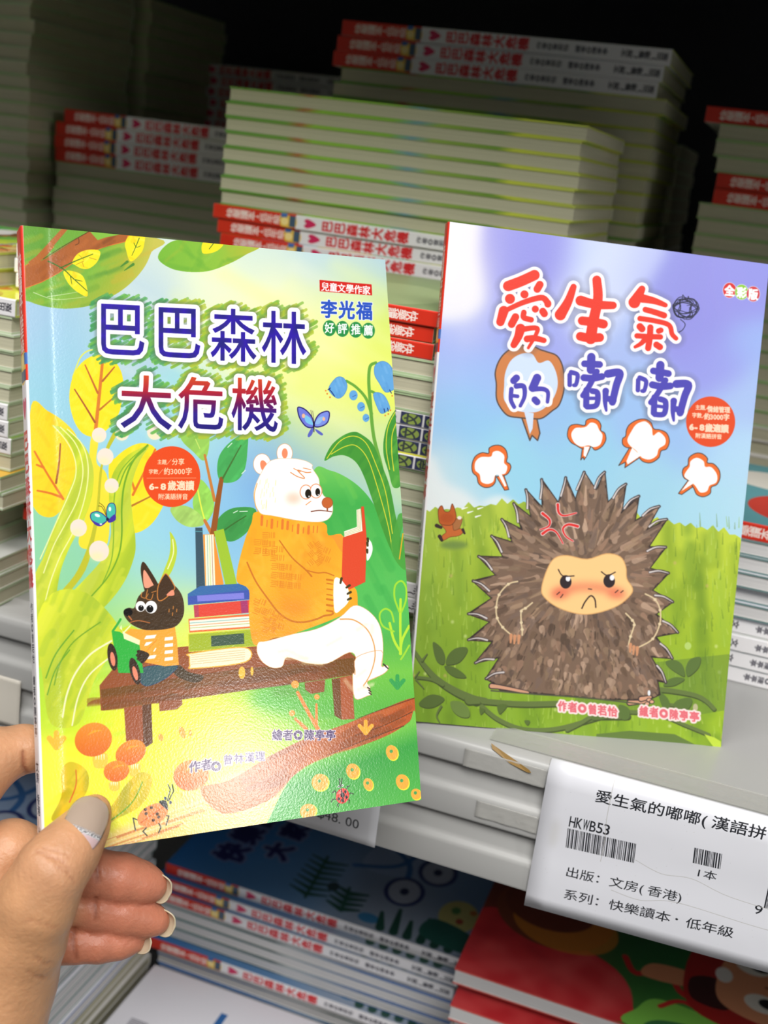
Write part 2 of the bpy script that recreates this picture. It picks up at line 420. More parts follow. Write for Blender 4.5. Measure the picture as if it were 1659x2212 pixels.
    c.stroke([(925,205),(820,320),(760,480),(740,650),(740,850),(715,1000),(640,1150),(520,1290),(380,1450),(290,1640)], (115,165,45), 14, 8)
    c.stroke([(910,230),(780,360),(720,500)], (120,170,50), 10)
    bl = [(1085,825),(1125,890),(1135,980),(1110,1080),(1070,1150),(1010,1200),(1040,1110),(1080,1000),(1090,900)]
    c.fill(bl, (190,210,60)); c.stroke([(1105,880),(1110,980),(1070,1090)], (235,240,190), 8)
    c.fill([(790,1500),(850,1560),(560,1680),(400,1760),(480,1680),(640,1580)], (200,220,50)); c.stroke([(800,1500),(700,1600),(560,1700)], (240,240,200), 9)
    for x, y, r in ((578,132,52),(742,120,50),(978,107,57),(622,287,59),(667,495,51),(430,797,60),(577,963,72)): c.ell(x, y, r, r * 1.04, (236,222,208), grain=.1); c.ell(x - r * .2, y + r * .55, r * .7, r * .4, (240,236,150), blur=14, alpha=.5)
    # plant behind books
    for lf, q in (([(1150,80),(1230,30),(1350,60),(1367,200),(1330,315),(1250,250),(1170,170)], (150,200,90)), ([(1635,120),(1520,180),(1440,280),(1425,400),(1460,470),(1560,460),(1620,380),(1640,250)], (75,170,90)),
                  ([(1300,450),(1390,560),(1395,680),(1330,760),(1270,700),(1250,600)], (150,210,90)), ([(1090,655),(1200,640),(1300,700),(1325,775),(1220,790),(1130,740)], (165,205,105)),
                  ([(1420,800),(1440,720),(1540,655),(1700,665),(1660,800),(1560,885),(1480,885)], (65,150,75))):
        c.fill(lf, q, grain=.06); c.tone(lf, [tuple(np.array(q) * .9), tuple(np.minimum(np.array(q) * 1.12, 255))], 6, .4, n=14, sz=50, ang=-.9)
    c.stroke([(1250,120),(1300,230)], (200,225,110), 6); c.stroke([(1280,500),(1310,650),(1335,740)], (225,235,80), 10)
    c.stroke([(1335,275),(1370,440),(1405,600)], (200,125,60), 16, 22); c.stroke([(1335,745),(1385,840)], (200,120,60), 22, 26)
    c.stroke([(1455,445),(1430,600),(1395,840)], (150,85,40), 30, 44); c.stroke([(1595,205),(1520,340),(1465,440)], (70,115,55), 7, 14); c.stroke([(1630,712),(1545,765),(1480,810)], (60,110,50), 8, 11)
    for p in ([(1500,220),(1530,190)], [(1600,410),(1625,385)], [(1540,690),(1570,675)], [(1585,680),(1640,678)]): c.stroke(p, (225,240,225), 6)
    # right half: hill, leaves, flowers
    c.Z(450, 900, K3)
    hl = [(760,380),(870,385),(980,430),(1090,510),(1180,620),(1260,780),(1340,950),(1420,1120),(1520,1300),(1550,1900),(700,1900),(700,700)]
    c.fill(hl, lambda X, Y: lerp3([(0, (110,195,90)), (.3, (70,172,78)), (1, (88,190,90))], np.clip((Y - 380) / 800, 0, 1)), grain=.06)
    c.tone(hl, [(60,165,75),(95,190,90),(120,200,85)], 9, .35, n=50, sz=110, ang=1.1)
    # lower lawn
    c.Z(450, 1330, K3)
    c.fill([(700,250),(1250,150),(1470,100),(1560,700),(1050,760),(300,620)], lambda X, Y: lerp3([(0, (85,180,80)), (.5, (120,200,75)), (1, (95,185,70))], np.clip((Y - 150) / 500, 0, 1)), blur=40)
    c.stroke([(500,540),(800,520)], (90,150,60), 90, alpha=.5, soft=30)
    c.Z(450, 520, K3)
    for p, w in (([(1290,1880),(1240,1620),(1185,1400),(1160,1150),(1150,1000),(1160,900),(1200,875)], 26), ([(1170,1240),(1130,1130),(1060,1050),(990,1005)], 22), ([(1170,1080),(1200,1095)], 20)): c.stroke(p, (105,165,65), w, w * .8)
    for lf, q in (([(1380,1180),(1310,1260),(1265,1380),(1255,1520),(1290,1650),(1330,1770),(1400,1700),(1400,1300)], (70,150,60)), ([(832,1575),(880,1470),(960,1400),(1040,1370),(1100,1390),(1180,1460),(1240,1600),(1300,1760),(1340,1960),(1400,2260),(1330,2250),(1260,2100),(1190,1900),(1120,1700),(1060,1590),(980,1540),(900,1545)], (72,150,58))):
        c.fill(lf, q, grain=.05); c.tone(lf, [(60,135,55),(95,170,70)], 5, .4, n=26, sz=70, ang=-1)
    for p in ([(850,1560),(940,1440),(1040,1400),(1130,1450),(1200,1600),(1270,1800),(1320,2100)], [(880,1530),(980,1475),(1060,1470),(1140,1560),(1210,1760),(1290,2050),(1320,2230)], [(1350,1210),(1290,1330),(1275,1480),(1300,1640)], [(1370,1260),(1320,1380),(1315,1520),(1330,1650)]): c.stroke(p, (225,215,60), 6)
    c.stroke([(1385,1980),(1340,2150),(1350,2250),(1420,2330),(1400,2150)], (80,160,65), 55, alpha=.9); c.stroke([(1395,2100),(1370,2280)], (225,170,50), 9)
    bf = (100,165,220)
    for lf in ([(1195,895),(1240,865),(1290,880),(1330,940),(1345,1020),(1330,1065),(1270,1085),(1225,1020),(1192,960)], [(1183,1100),(1220,1088),(1265,1115),(1300,1190),(1290,1215),(1240,1238),(1205,1180)], [(865,1050),(920,980),(970,985),(995,1040),(975,1100),(930,1130),(880,1095)]):
        c.fill(lf, bf, grain=.08, line=(70,130,200), lw=3); c.tone(lf, [(130,185,230),(85,145,205)], 5, .4, n=10, sz=30, ang=1.2)
    for x, y, r in ((1040,1108,30),(1095,1190,28),(1130,1270,24)): c.ell(x, y, r, r * 1.2, bf); c.stroke([(x - 6, y + 10), (x + 20, y - 2)], (60,90,160), 4)
    for p in ([(868,1065),(888,1090)], [(875,1055),(858,1068)], [(885,1085),(905,1115)], [(1260,1205),(1265,1228)], [(1285,1200),(1290,1222)], [(1300,1070),(1312,1092)]): c.stroke(p, (35,50,110), 6)
    for x, y in ((842,1075),(852,1097),(872,1122),(1268,1252),(1290,1242),(1305,1215),(1318,1112)): c.ell(x, y, 6, 6, (225,135,50))
    # butterflies
    c.fill([(752,1335),(700,1330),(655,1270),(640,1205),(655,1193),(700,1215),(745,1270)], (110,120,215), line=(45,40,110), lw=8); c.fill([(762,1330),(770,1280),(800,1240),(850,1222),(868,1240),(855,1300),(810,1330)], (120,140,225), line=(45,40,110), lw=8)
    c.fill([(750,1320),(700,1300),(690,1250),(730,1270)], (120,190,230)); c.fill([(765,1310),(790,1270),(830,1260),(800,1310)], (140,180,230))
    c.ell(682,1255,12,16,(235,180,150)); c.ell(828,1278,10,14,(235,180,150))
    c.fill([(752,1345),(735,1350),(712,1395),(722,1408),(745,1385)], (90,100,190)); c.fill([(765,1350),(790,1360),(822,1385),(810,1395),(780,1375)], (90,100,190))
    c.stroke([(755,1300),(757,1370)], (25,20,40), 10, 5); c.stroke([(750,1300),(735,1215)], (90,70,60), 3); c.stroke([(758,1300),(748,1220)], (90,70,60), 3)
    c.Z(40, 900, K3)
    c.fill([(640,740),(600,770),(560,775),(520,735),(520,695),(560,680),(600,695),(632,725)], (70,185,170), line=(50,40,140), lw=6); c.fill([(640,735),(632,670),(650,625),(685,625),(697,670),(685,725)], (70,185,170), line=(50,40,140), lw=5)
    c.fill([(640,745),(690,700),(695,740),(655,760)], (70,50,160)); c.fill([(530,745),(590,770),(630,755),(590,785),(550,775)], (70,50,160))
    c.ell(565,708,20,11,(250,250,240), rot=.4); c.ell(655,662,9,16,(250,250,240)); c.ell(590,771,9,6,(230,230,250)); c.ell(638,735,10,12,(25,30,60))
    for p in ([(630,715),(600,650),(572,640)], [(630,715),(615,650),(580,618)]): c.stroke(p, (90,80,20), 4)
    # badge
    c.ell(1098, 430, 205, 218, (229,78,34), grain=.05)
    cr = (252,222,190)
    c.line('主題', 995, 338, 33, [(.8, cr)], slope=.03, asp=1.15); c.line('／', 1060, 342, 36, [(.5, cr)], asp=1.2); c.line('分享', 1098, 342, 46, [(.8, cr)], asp=1.1)
    c.line('字數', 933, 408, 34, [(.8, cr)], asp=1.1); c.line('／', 1002, 412, 34, [(.5, cr)], asp=1.2); c.line('約3000字', 1040, 412, 49, [(.8, cr)], asp=1.1, adv=.98)
    c.stroke([(920,441),(1272,440)], cr, 2.5, alpha=.7)
    c.line('6-8', 935, 522, 78, [(3.2, cr)], asp=.75, adv=.95); c.line('歲適讀', 1068, 522, 64, [(2.4, cr)], asp=1.15); c.line('附漢語拼音', 1000, 590, 43, [(.8, cr)], asp=1.05)
    # titles
    blu = lambda X, Y: lerp3([(0, (50,45,130)), (.5, (52,34,165)), (1, (42,40,125))], (np.sin(X / 35.) * np.sin(Y / 35.) + 1) / 2)
    red = lambda y0, y1: (lambda X, Y: lerp3([(0, (205,75,40)), (.28, (175,38,55)), (.48, (105,25,85)), (.7, (52,36,140)), (1, (40,35,120))], np.clip((Y - y0) / (y1 - y0), 0, 1)))
    gs = lambda x, y: [(90,165,95), (70,150,90), (110,180,80)][int(x) % 3] if x < 1200 else [(170,190,60), (130,180,70)][int(x) % 2]
    c.Z(0, 460, K3)
    T1 = [('巴', 728,660,1032,1015), ('巴', 1140,685,1432,1035), ('森', 1513,690,1835,1060), ('林', 1880,708,2192,1075)]
    T2 = [('大', 868,1168,1228,1545), ('危', 1280,1180,1597,1550), ('機', 1662,1190,1988,1560)]
    ps = {'scrib': (gs, 66, 5)}
    for pas in (0, 1):
        for i, (ch, a, b, d, e) in enumerate(T1 + T2):
            f = blu if i < 4 else red(b, e)
            if pas == 0:
                c.fit(ch, a, b, d, e, [(46, (90,105,90), 14, .55)], shear=.05, scrib=(gs, 66, i))
            else: c.fit(ch, a, b, d, e, [(33, WHT, 1), (3, f, .8)], shear=.05)
    # panel at the right
    c.Z(450, 520, K3)
    c.fill([(797,281),(1170,313),(1174,392),(799,362)], (206,42,36), sm=False)
    c.line('兒童文學作家', 808, 352, 59, [(1.6, WHT)], slope=.085, asp=1.12)
    x = 806
    for ch in '李光福': c.line(ch, x, 538 + (x - 806) * .05, 118, [(9, (235,240,240)), (4, (48,84,190))], slope=.05, asp=1.15); x += 127
    for i, ch in enumerate('好評推薦'):
        cx, cy = ((868,627),(961,632),(1057,638),(1147,645))[i]
        c.ell(cx, cy, 47, 57, (45,140,72))
    for i, ch in enumerate('好評推薦'):
        cx, cy = ((868,627),(961,632),(1057,638),(1147,645))[i]
        c.line(ch, cx - 35, cy + 28, 70, [(1.8, WHT)], asp=1.15)
    # bench, books, dog, bear
    c.Z(60, 1380, K3)
    sw_ = [(60,-100),(180,-330),(420,-330),(640,-110),(650,30),(570,150),(480,290),(430,440),(370,600),(250,640),(150,580),(110,300)]
    c.fill(sw_, lambda X, Y: lerp3([(0, (225,232,60)), (.4, (180,200,55)), (.8, (205,218,55)), (1, (215,225,60))], np.clip((X + Y * .5) / 800, 0, 1)), n=4)
    c.tone(sw_, [(170,190,50),(230,232,80),(150,185,55)], 7, .3, n=50, sz=90, ang=-1.1)
    for p, q, w in (([(600,15),(450,110),(340,250),(280,400),(250,560)], (240,238,190), 13), ([(585,135),(440,260),(360,420),(318,620)], (240,238,190), 11), ([(520,-120),(330,20),(230,180),(190,330)], (120,165,45), 9), ([(330,-60),(200,110),(130,280)], (110,165,50), 10), ([(300,80),(200,220),(140,400)], (110,165,50), 9)): c.stroke(p, q, w)
    c.fill([(640,230),(1080,60),(2300,-60),(2340,-10),(2300,160),(1700,260),(1000,300),(520,350)], (155,82,42), sm=False)
    c.Z(450, 1330, K3)
    c.fill([(-780,500),(-650,340),(265,240),(560,290),(1015,260),(1060,300),(1060,420),(0,575),(-770,680)], (150,82,45), sm=False)
    c.fill([(-772,530),(200,385),(560,350),(1060,300),(1058,420),(0,572),(-755,680)], (118,76,30), sm=False, grain=.1)
    c.tone([(-772,590),(200,470),(1058,365),(1058,420),(0,572),(-755,680)], [(155,85,48),(140,78,42)], 6, .5, n=60, sz=90, ang=-.13)
    c.tone([(-772,530),(200,385),(1060,300),(1058,420),(0,572),(-755,680)], [(95,55,25),(150,85,45),(130,70,35)], 3, .3, n=70, sz=90, ang=-.13)
    c.fill([(690,480),(838,458),(830,545),(735,560),(695,530)], (150,80,42), sm=False); c.fill([(885,455),(1030,425),(1048,740),(955,745),(905,715)], (176,92,52), sm=False); c.fill([(885,455),(945,448),(955,745),(905,715)], (118,72,30), sm=False)
    c.Z(60, 1380, K3)
    c.fill([(690,495),(885,465),(895,745),(850,775),(705,735)], (160,84,48), sm=False); c.fill([(820,475),(885,465),(895,745),(850,775),(830,770)], (100,58,28), sm=False); c.fill([(940,450),(1105,435),(1108,470),(1070,505),(945,520)], (150,82,44), sm=False)
    for x, y, a, b in ((1535,243,24,45),(1607,232,11,32)): c.ell(x, y, a, b, (240,190,60))
    # book pile
    c.Z(40, 900, K3)
    c.fill([(1267,795),(1318,795),(1338,1240),(1275,1242)], (62,86,100), sm=False); c.stroke([(1268,822),(1320,824)], (90,160,170), 6)
    c.fill([(1322,845),(1400,842),(1470,1200),(1412,1240),(1340,1238)], (245,150,60), sm=False); c.fill([(1335,847),(1398,845),(1412,1240),(1345,1238)], (245,240,215), sm=False)
    for i, q in enumerate(((80,160,150),(170,200,80),(150,90,70))): c.stroke([(1352 + i * 16, 850), (1362 + i * 17, 1236)], q, 3)
    c.fill([(1400,822),(1470,803),(1567,1205),(1487,1228)], (160,195,55), sm=False)
    c.fill([(1213,1270),(1300,1215),(1610,1195),(1660,1255),(1655,1310),(1215,1350)], (62,110,170), sm=False); c.fill([(1213,1290),(1660,1240),(1655,1310),(1215,1350)], (68,90,175), sm=False); c.fill([(1280,1283),(1615,1262),(1618,1305),(1283,1325)], (130,130,220), sm=False)
    c.fill([(1255,1352),(1655,1315),(1660,1405),(1262,1440)], (225,75,60), sm=False); c.fill([(1590,1320),(1640,1316),(1648,1404),(1598,1410)], (170,60,110), sm=False); c.fill([(1258,1355),(1290,1350),(1295,1435),(1262,1440)], (190,70,90), sm=False)
    c.fill([(1218,1450),(1720,1410),(1730,1510),(1225,1548)], (235,115,60), sm=False); c.fill([(1225,1462),(1710,1425),(1712,1500),(1230,1535)], (248,244,225), sm=False)
    for i in range(3): c.stroke([(1228, 1480 + i * 18), (1710, 1442 + i * 18)], ((90,170,170),(225,130,70),(160,180,90))[i], 4)
    c.fill([(1218,1560),(1712,1522),(1722,1642),(1222,1685)], (165,185,45), sm=False, line=(215,215,60), lw=5); c.fill([(1380,1572),(1615,1552),(1618,1628),(1382,1648)], (65,90,70), sm=False)
    c.Z(60, 1380, K3)
    c.fill([(1160,130),(1170,105),(1555,62),(1562,165),(1190,212),(1162,190)], (250,240,205), line=(240,180,60), lw=8)
    for i in range(5): c.stroke([(1172, 118 + i * 16), (1556, 80 + i * 16)], (200,170,110), 3)
    # bear
    c.Z(450, 900, K3)
    w_ = (250,249,246)
    swp = [(350,680),(600,740),(830,760),(860,850),(970,860),(960,1160),(990,1180),(1060,1240),(1070,1340),(1060,1370),(900,1450),(600,1560),(460,1590),(350,1640),(310,1590),(290,1400),(290,1240),(210,1190),(205,1120),(230,1000),(270,860),(310,760)]
    yel = lambda X, Y: lerp3([(0, (242,170,42)), (.5, (246,182,52)), (1, (240,165,45))], (np.sin(X / 170. + Y / 300.) + 1) / 2)
    c.fill(swp, yel, grain=.06, n=4); c.tone(swp, [(238,155,40),(250,195,70),(235,140,45)], 9, .25, n=60, sz=80)
    c.ell(630, 1370, 110, 50, (235,130,50), blur=40, alpha=.5)
    c.fill([(880,850),(970,862),(960,970),(900,880)], (238,150,55), alpha=.8)
    ln = (205,120,40)
    c.stroke([(510,888),(600,1010),(700,1100),(740,1145)], ln, 9, 12); c.stroke([(700,1100),(780,1120),(840,1118),(900,1140)], ln, 9); c.stroke([(278,1045),(340,1180),(430,1310),(510,1410),(600,1465),(690,1472),(780,1450),(830,1428),(880,1420),(895,1408)], ln, 11, 14)
    for x, y, h in ((385,745,60),(422,765,45),(457,768,56),(497,770,42),(533,772,58),(570,780,50),(605,800,45),(645,805,60),(683,815,38),(720,812,50),(755,808,46),(783,808,44)): c.stroke([(x, y - h / 2), (x - 3, y + h / 2)], (228,125,50), 18 if h > 49 else 8)
    g = np.random.default_rng(5)
    def knit(cx, cy, n, rot):
        for i in range(n):
            for j in range(4):
                a = rot + (math.pi / 2 if i % 2 else 0); x = cx + (i % 2) * 48 + g.normal(0, 3); y = cy + (i // 2) * 62; d = (j - 1.5) * 13
                ox, oy = -math.sin(a) * d, math.cos(a) * d; L = 19
                c.stroke([(x + ox - L * math.cos(a), y + oy - L * math.sin(a)), (x + ox + L * math.cos(a), y + oy + L * math.sin(a))], (226,140,42), 5.5)
    knit(350, 900, 4, .1); knit(410, 850, 6, 0); knit(470, 950, 10, .1); knit(530, 1080, 6, .1); knit(590, 1150, 4, .1); knit(740, 920, 6, .9); knit(345, 1330, 4, .4); knit(410, 1400, 6, .4); knit(470, 1440, 4, .3); knit(800, 960, 4, .4)
    for y, q in ((1168,.2),(1195,.2),(1235,.15),(1275,.15),(1308,.1),(1350,.1),(1390,.1)): c.stroke([(850, y), (890, y + 6)], (210,120,35), 14 if int(y) % 2 == 0 else 8)
    # hand, leg, feet
    c.fill([(902,1170),(960,1172),(1000,1230),(1010,1290),(1000,1330),(960,1375),(905,1395)], w_); c.tone([(902,1170),(960,1172),(1000,1290),(905,1395)], [(248,240,200)], 5, .4, n=6, sz=30)
    c.fill([(358,1620),(420,1608),(600,1560),(780,1520),(940,1440),(1040,1355),(1130,1380),(1210,1460),(1245,1560),(1252,1700),(1225,1850),(1140,1900),(1160,1950),(1100,1990),(1045,1885),(1060,1740),(1010,1690),(850,1770),(700,1765),(565,1725),(530,1790),(460,1800),(390,1760),(350,1690)], w_, line=(232,180,120), lw=3, n=4)
    c.Z(450, 1330, K3)
    c.fill([(1060,300),(1240,250),(1240,360),(1280,355),(1290,380),(1250,420),(1140,470),(1110,505),(1140,520),(1165,560),(1140,575),(1050,592),(1035,420),(1055,418)], w_, line=(235,170,120), lw=4, n=4)
    c.stroke([(945,25),(1040,30),(1130,90),(1180,180),(1195,290),(1165,410),(1115,500)], (226,160,90), 9, 7)
    c.tone([(400,180),(1180,60),(1190,500),(1060,560)], [(246,238,200)], 10, .4, n=14, sz=50)
    for x, y in ((1268,360),(1280,372),(1262,352),(1150,520),(1158,540),(1160,558)): c.stroke([(x - 8, y - 6), (x + 8, y + 6)], (60,45,40), 8)
    c.Z(450, 900, K3)
    # book in its paws
    c.fill([(1095,645),(1115,643),(1135,870),(1125,1185),(1010,1240),(955,1170),(965,870),(972,862),(1105,820)], (224,78,48), sm=False); c.fill([(973,822),(1065,790),(1062,668),(1092,658),(1105,820),(975,862)], (248,244,225), sm=False)
    for i in range(3): c.stroke([(975,835 + i * 9),(1072 + i * 10,798 + i * 8),(1070 + i * 9,668 - i * 3)], (190,180,120), 3, sm=False)
    c.fill([(1138,890),(1165,895),(1178,950),(1160,1010),(1135,1025)], w_); c.fill([(902,1172),(950,1172),(985,1215),(1008,1270),(1005,1325),(960,1375),(905,1395)], w_)
    for p in ([(955,1160),(947,1192)], [(1012,1210),(990,1225)], [(1020,1258),(998,1270)], [(1020,1302),(1000,1312)], [(1142,875),(1145,895)], [(1140,905),(1142,925)], [(1138,955),(1140,975)]): c.stroke(p, (70,62,35), 18, 14)
    hd = [(365,430),(330,520),(330,600),(370,690),(470,712),(650,745),(780,755),(850,740),(885,700),(892,650),(880,590),(830,570),(800,500),(790,440),(745,370),(745,345),(690,315),(600,300),(480,305),(420,340)]
    for e, q in ((((385,340), 62, 74), ((400,357), 25, 46, -.35)), (((547,262), 56, 68), ((548,263), 21, 36, .0))):
        c.ell(e[0][0], e[0][1], e[1], e[2], w_, line=(225,150,95), lw=3); c.ell(q[0][0], q[0][1], q[1], q[2], (238,140,100), rot=q[3])
    c.fill(hd, w_, line=(232,190,150), lw=3); c.stroke([(350,480),(330,560),(340,640),(368,690)], (240,170,90), 6)
    for i in range(22):
        x, y = g.uniform(370, 490), g.uniform(440, 650); c.stroke([(x, y), (x - 3, y + 30)], (238,226,170), 6, alpha=.7)
    c.ell(610, 585, 55, 40, (245,190,160), blur=18, alpha=.7); c.stroke([(735,606),(700,632)], (235,150,95), 6)
    c.stroke([(590,400),(640,430),(690,440),(640,385),(700,400),(735,398)], (220,130,70), 6); c.stroke([(612,372),(660,395)], (220,130,70), 5); c.stroke([(680,368),(735,380)], (220,130,70), 5)
    for x, y in ((700,540),(772,533)): c.ell(x, y, 42, 50, (253,252,250), line=(228,140,95), lw=6)
    c.ell(716, 552, 22, 32, (35,30,22)); c.ell(784, 541, 17, 28, (35,30,22)); c.ell(722, 572, 5, 6, WHT); c.ell(788, 560, 4, 5, WHT)
    c.stroke([(738,680),(800,672),(885,682)], (120,65,50), 8, 6); c.stroke([(853,640),(853,672)], (150,80,50), 10); c.ell(853, 617, 38, 38, (196,100,50), line=(160,80,45), lw=4)
    # loops at the right
    for p in ([(1380,1700),(1376,1500),(1378,1310)], [(1300,1480),(1330,1600),(1375,1680)], [(1440,1500),(1390,1600),(1375,1700)]): c.stroke(p, (190,230,60), 18)
    for p in ([(1370,1400),(1335,1300),(1340,1210),(1385,1178),(1418,1230),(1415,1320),(1385,1400)], [(1330,1540),(1250,1500),(1228,1420),(1265,1378),(1310,1400),(1330,1470)], [(1440,1640),(1400,1710),(1380,1740)]): c.stroke(p, (165,220,60), 13)
    # dog
    c.Z(60, 1380, K3)
    c.fill([(1030,210),(1080,185),(1150,235),(1250,262),(1255,290),(1220,310),(1180,312),(1110,290),(1060,260)], (74,58,36))
    c.fill([(830,205),(1060,190),(1040,240),(960,300),(850,338),(800,290)], (60,92,100), line=(50,70,120), lw=4)
    c.Z(40, 900, K3)
    c.fill([(800,1520),(950,1530),(1120,1500),(1135,1600),(1150,1780),(1050,1790),(900,1760),(870,1660),(780,1600),(750,1560)], (248,168,58), sm=False)
    for y in (1570, 1617, 1665, 1715):
        c.fill([(915,y),(990,y-8),(975,y+18),(900,y+26)], WHT, sm=False); c.fill([(1050,y+12),(1108,y+6),(1106,y+30),(1045,y+36)], WHT, sm=False)
    c.fill([(980,1600),(1010,1590),(960,1690),(880,1760),(830,1700),(900,1660)], (250,172,62)); c.stroke([(990,1600),(920,1680),(880,1760)], (232,140,45), 5)
    c.Z(60, 1380, K3)
    c.fill([(600,-60),(660,-50),(800,40),(830,245),(650,245),(625,110)], (52,178,66), sm=False); c.fill([(660,-75),(670,-100),(690,0),(800,45),(805,10),(700,-40)], (246,242,190), sm=False)
    c.stroke([(612,-60),(640,-100),(665,-140)], (60,170,70), 16)
    for cx, cy, rt in ((607,130,-.15),(768,232,-.25)): c.ell(cx, cy, 34, 98, (56,40,28), rot=rt); c.ell(cx + 2, cy + 15, 17, 52, (238,140,110), rot=rt)
    c.fill([(790,80),(850,95),(870,120),(830,170),(790,150),(785,110)], (56,42,28))
    for x, y in ((795,90),(788,118),(795,145),(820,165)): c.ell(x, y, 14, 10, (56,42,28))
    c.Z(40, 900, K3)
    dh = [(830,1370),(860,1290),(930,1230),(1010,1195),(1100,1200),(1160,1260),(1185,1340),(1180,1430),(1130,1500),(1040,1525),(920,1530),(850,1510),(800,1480),(760,1430),(755,1390),(790,1370)]
    c.fill([(905,1250),(878,1130),(880,1060),(898,1042),(935,1090),(995,1190),(1000,1230),(930,1260)], (66,46,30)); c.fill([(905,1225),(893,1140),(905,1100),(960,1190),(965,1215)], (240,160,130))
    c.fill(dh, (72,54,36), grain=.06); c.tone(dh, [(60,44,28),(86,66,46)], 7, .4, n=24, sz=50)
    c.fill([(1000,1310),(1000,1220),(1040,1140),(1065,1132),(1110,1200),(1115,1240),(1040,1310)], (70,50,34), line=(210,130,60), lw=7); c.fill([(1060,1280),(1105,1240),(1115,1280)], (240,150,120))
    for p in ([(885,1260),(880,1290),(910,1300),(930,1270)], [(925,1240),(915,1300),(950,1310),(965,1270)], [(955,1260),(985,1250)]): c.stroke(p, (200,125,60), 6)
    for cx, cy, r, px, py, pr in ((875,1360,36,878,1372,20), (950,1365,43,942,1378,25)): c.ell(cx, cy, r, r * 1.06, (252,252,252)); c.ell(px, py, pr, pr * 1.05, (15,12,12)); c.ell(px + 2, py - pr * .7, 4, 4, WHT)
    c.ell(785, 1402, 32, 28, (18,14,14)); c.stroke([(790,1430),(810,1455)], (190,110,60), 10); c.stroke([(800,1475),(860,1462),(940,1478)], (185,110,60), 7)
    for p in ([(1080,1380),(1078,1400)], [(1110,1360),(1108,1378)], [(1135,1380),(1133,1398)], [(1105,1405),(1103,1425)]): c.stroke(p, (190,120,55), 7)
    # mushrooms, flowers, beetles
    c.Z(60, 1380, K3)
    def mush(cx, cy, rx, ry, rot, sx, sy, sw, sh):
        c.fill([(sx - sw, sy), (sx + sw, sy - 8), (sx + sw, sy + sh), (sx, sy + sh + 14), (sx - sw * .9, sy + sh)], (238,205,75)); 
        for k in (-.6, -.2, .2, .6): c.stroke([(sx + k * sw, sy), (sx + k * sw, sy + sh * .42)], (250,246,220), 8, 3)
        c.ell(cx, cy, rx, ry, lambda X, Y: lerp3([(0, (240,150,50)), (1, (226,112,42))], np.clip((Y - cy + ry) / (2 * ry), 0, 1)), rot=rot, grain=.08)
        for k in range(6): c.stroke([(cx - rx * .3 + k * 9, cy - ry * .35 + 10 - k * 5), (cx + k * 12, cy - ry * .55)], (248,180,50), 7, alpha=.45)
    mush(470,722,135,120,-.35, 518,830,48,85); mush(738,815,115,85,-.5, 765,900,38,75); mush(635,948,92,75,-.2, 620,1030,36,48); mush(1172,978,130,110,-.25, 1145,1095,50,80)
    for cx, cy, r_, q in ((206,715,34,(250,190,60)),): 
        for a in (-.75, 0, .75): c.stroke([(cx, cy + 60), (cx + 75 * math.sin(a), cy + 60 - 100 * math.cos(a) * (1 if a == 0 else .85))], q, 46, 40)
    for cx, cy, a, b, r_ in ((953,706,18,28,-.3),(1107,670,22,45,-.35),(1165,676,12,24,0)): c.ell(cx, cy, a, b, (238,172,60), rot=r_)
    for lf, st, q in (([(240,960),(290,885),(370,900),(430,960),(435,1060),(390,1150),(330,1210),(210,1300),(170,1280),(240,1130)], [(345,940),(345,1050),(300,1170)], (215,110,50)), ([(880,980),(890,1030),(860,1130),(780,1220),(620,1300),(540,1380),(530,1300),(620,1170),(700,1050),(780,970),(840,955)], [(822,1025),(770,1140),(690,1230),(540,1340)], (110,165,40)),
                      ([(1095,1270),(1080,1340),(1000,1420),(880,1440),(700,1490),(560,1520),(640,1430),(800,1360),(960,1280),(1040,1225)], [(930,1370),(850,1430),(740,1480)], (110,165,40))):
        c.fill(lf, lambda X, Y: lerp3([(0, (190,180,45)), (.5, (238,200,45)), (1, (215,195,50))], (np.sin(X / 40.) + 1) / 2), grain=.06); c.tone(lf, [(180,170,40),(250,225,70)], 6, .3, n=18, sz=60, ang=-.9); c.stroke(st, q, 7, 10)
    # path and log
    c.fill([(520,1440),(900,1230),(1250,1060),(1500,950),(1800,920),(1900,1100),(1800,1330),(1300,1420),(800,1480),(560,1510)], (250,215,140), blur=20, alpha=.85)
    for i in range(34):
        x = g.uniform(600, 1650); y = 1440 - (x - 600) * .42 + g.uniform(-40, 190) * (x / 1650)
        c.stroke([(x - 150, y + 55), (x, y), (x + 150, y - 50)], [(225,150,90),(248,228,180),(205,110,60),(250,205,120)][i % 4], g.uniform(3, 16), alpha=.65, soft=2)
    c.Z(450, 1330, K3)
    c.fill([(-60,1240),(150,1180),(450,1000),(700,880),(1000,770),(1220,680),(1480,588),(1486,700),(1440,760),(1300,850),(1100,930),(900,990),(700,1080),(560,1200),(420,1330),(100,1420)], lambda X, Y: lerp3([(0, (205,140,85)), (.5, (185,100,52)), (1, (190,92,45))], np.clip(X / 1400, 0, 1)), grain=.08, n=4)
    c.tone([(300,1080),(1480,600),(1486,700),(1100,930),(700,1080),(420,1330)], [(150,80,40),(205,120,65),(130,72,38)], 4, .35, n=90, sz=110, ang=-.45)
    for p in ([(1480,590),(1220,680),(1060,740)], [(1400,790),(1100,900),(850,1000)], [(1460,690),(1250,790),(1050,860)]): c.stroke(p, (85,55,35), 7, 3, alpha=.8)
    gr = [(380,1560),(560,1210),(700,1090),(900,1000),(1150,920),(1320,850),(1440,765),(1490,700),(1600,1200),(1560,1420),(300,1600)]
    c.fill(gr, lambda X, Y: lerp3([(0, (120,200,80)), (.3, (62,165,70)), (1, (88,185,80))], np.clip((Y + X * .35 - 1290) / 500, 0, 1)), grain=.06, n=4)
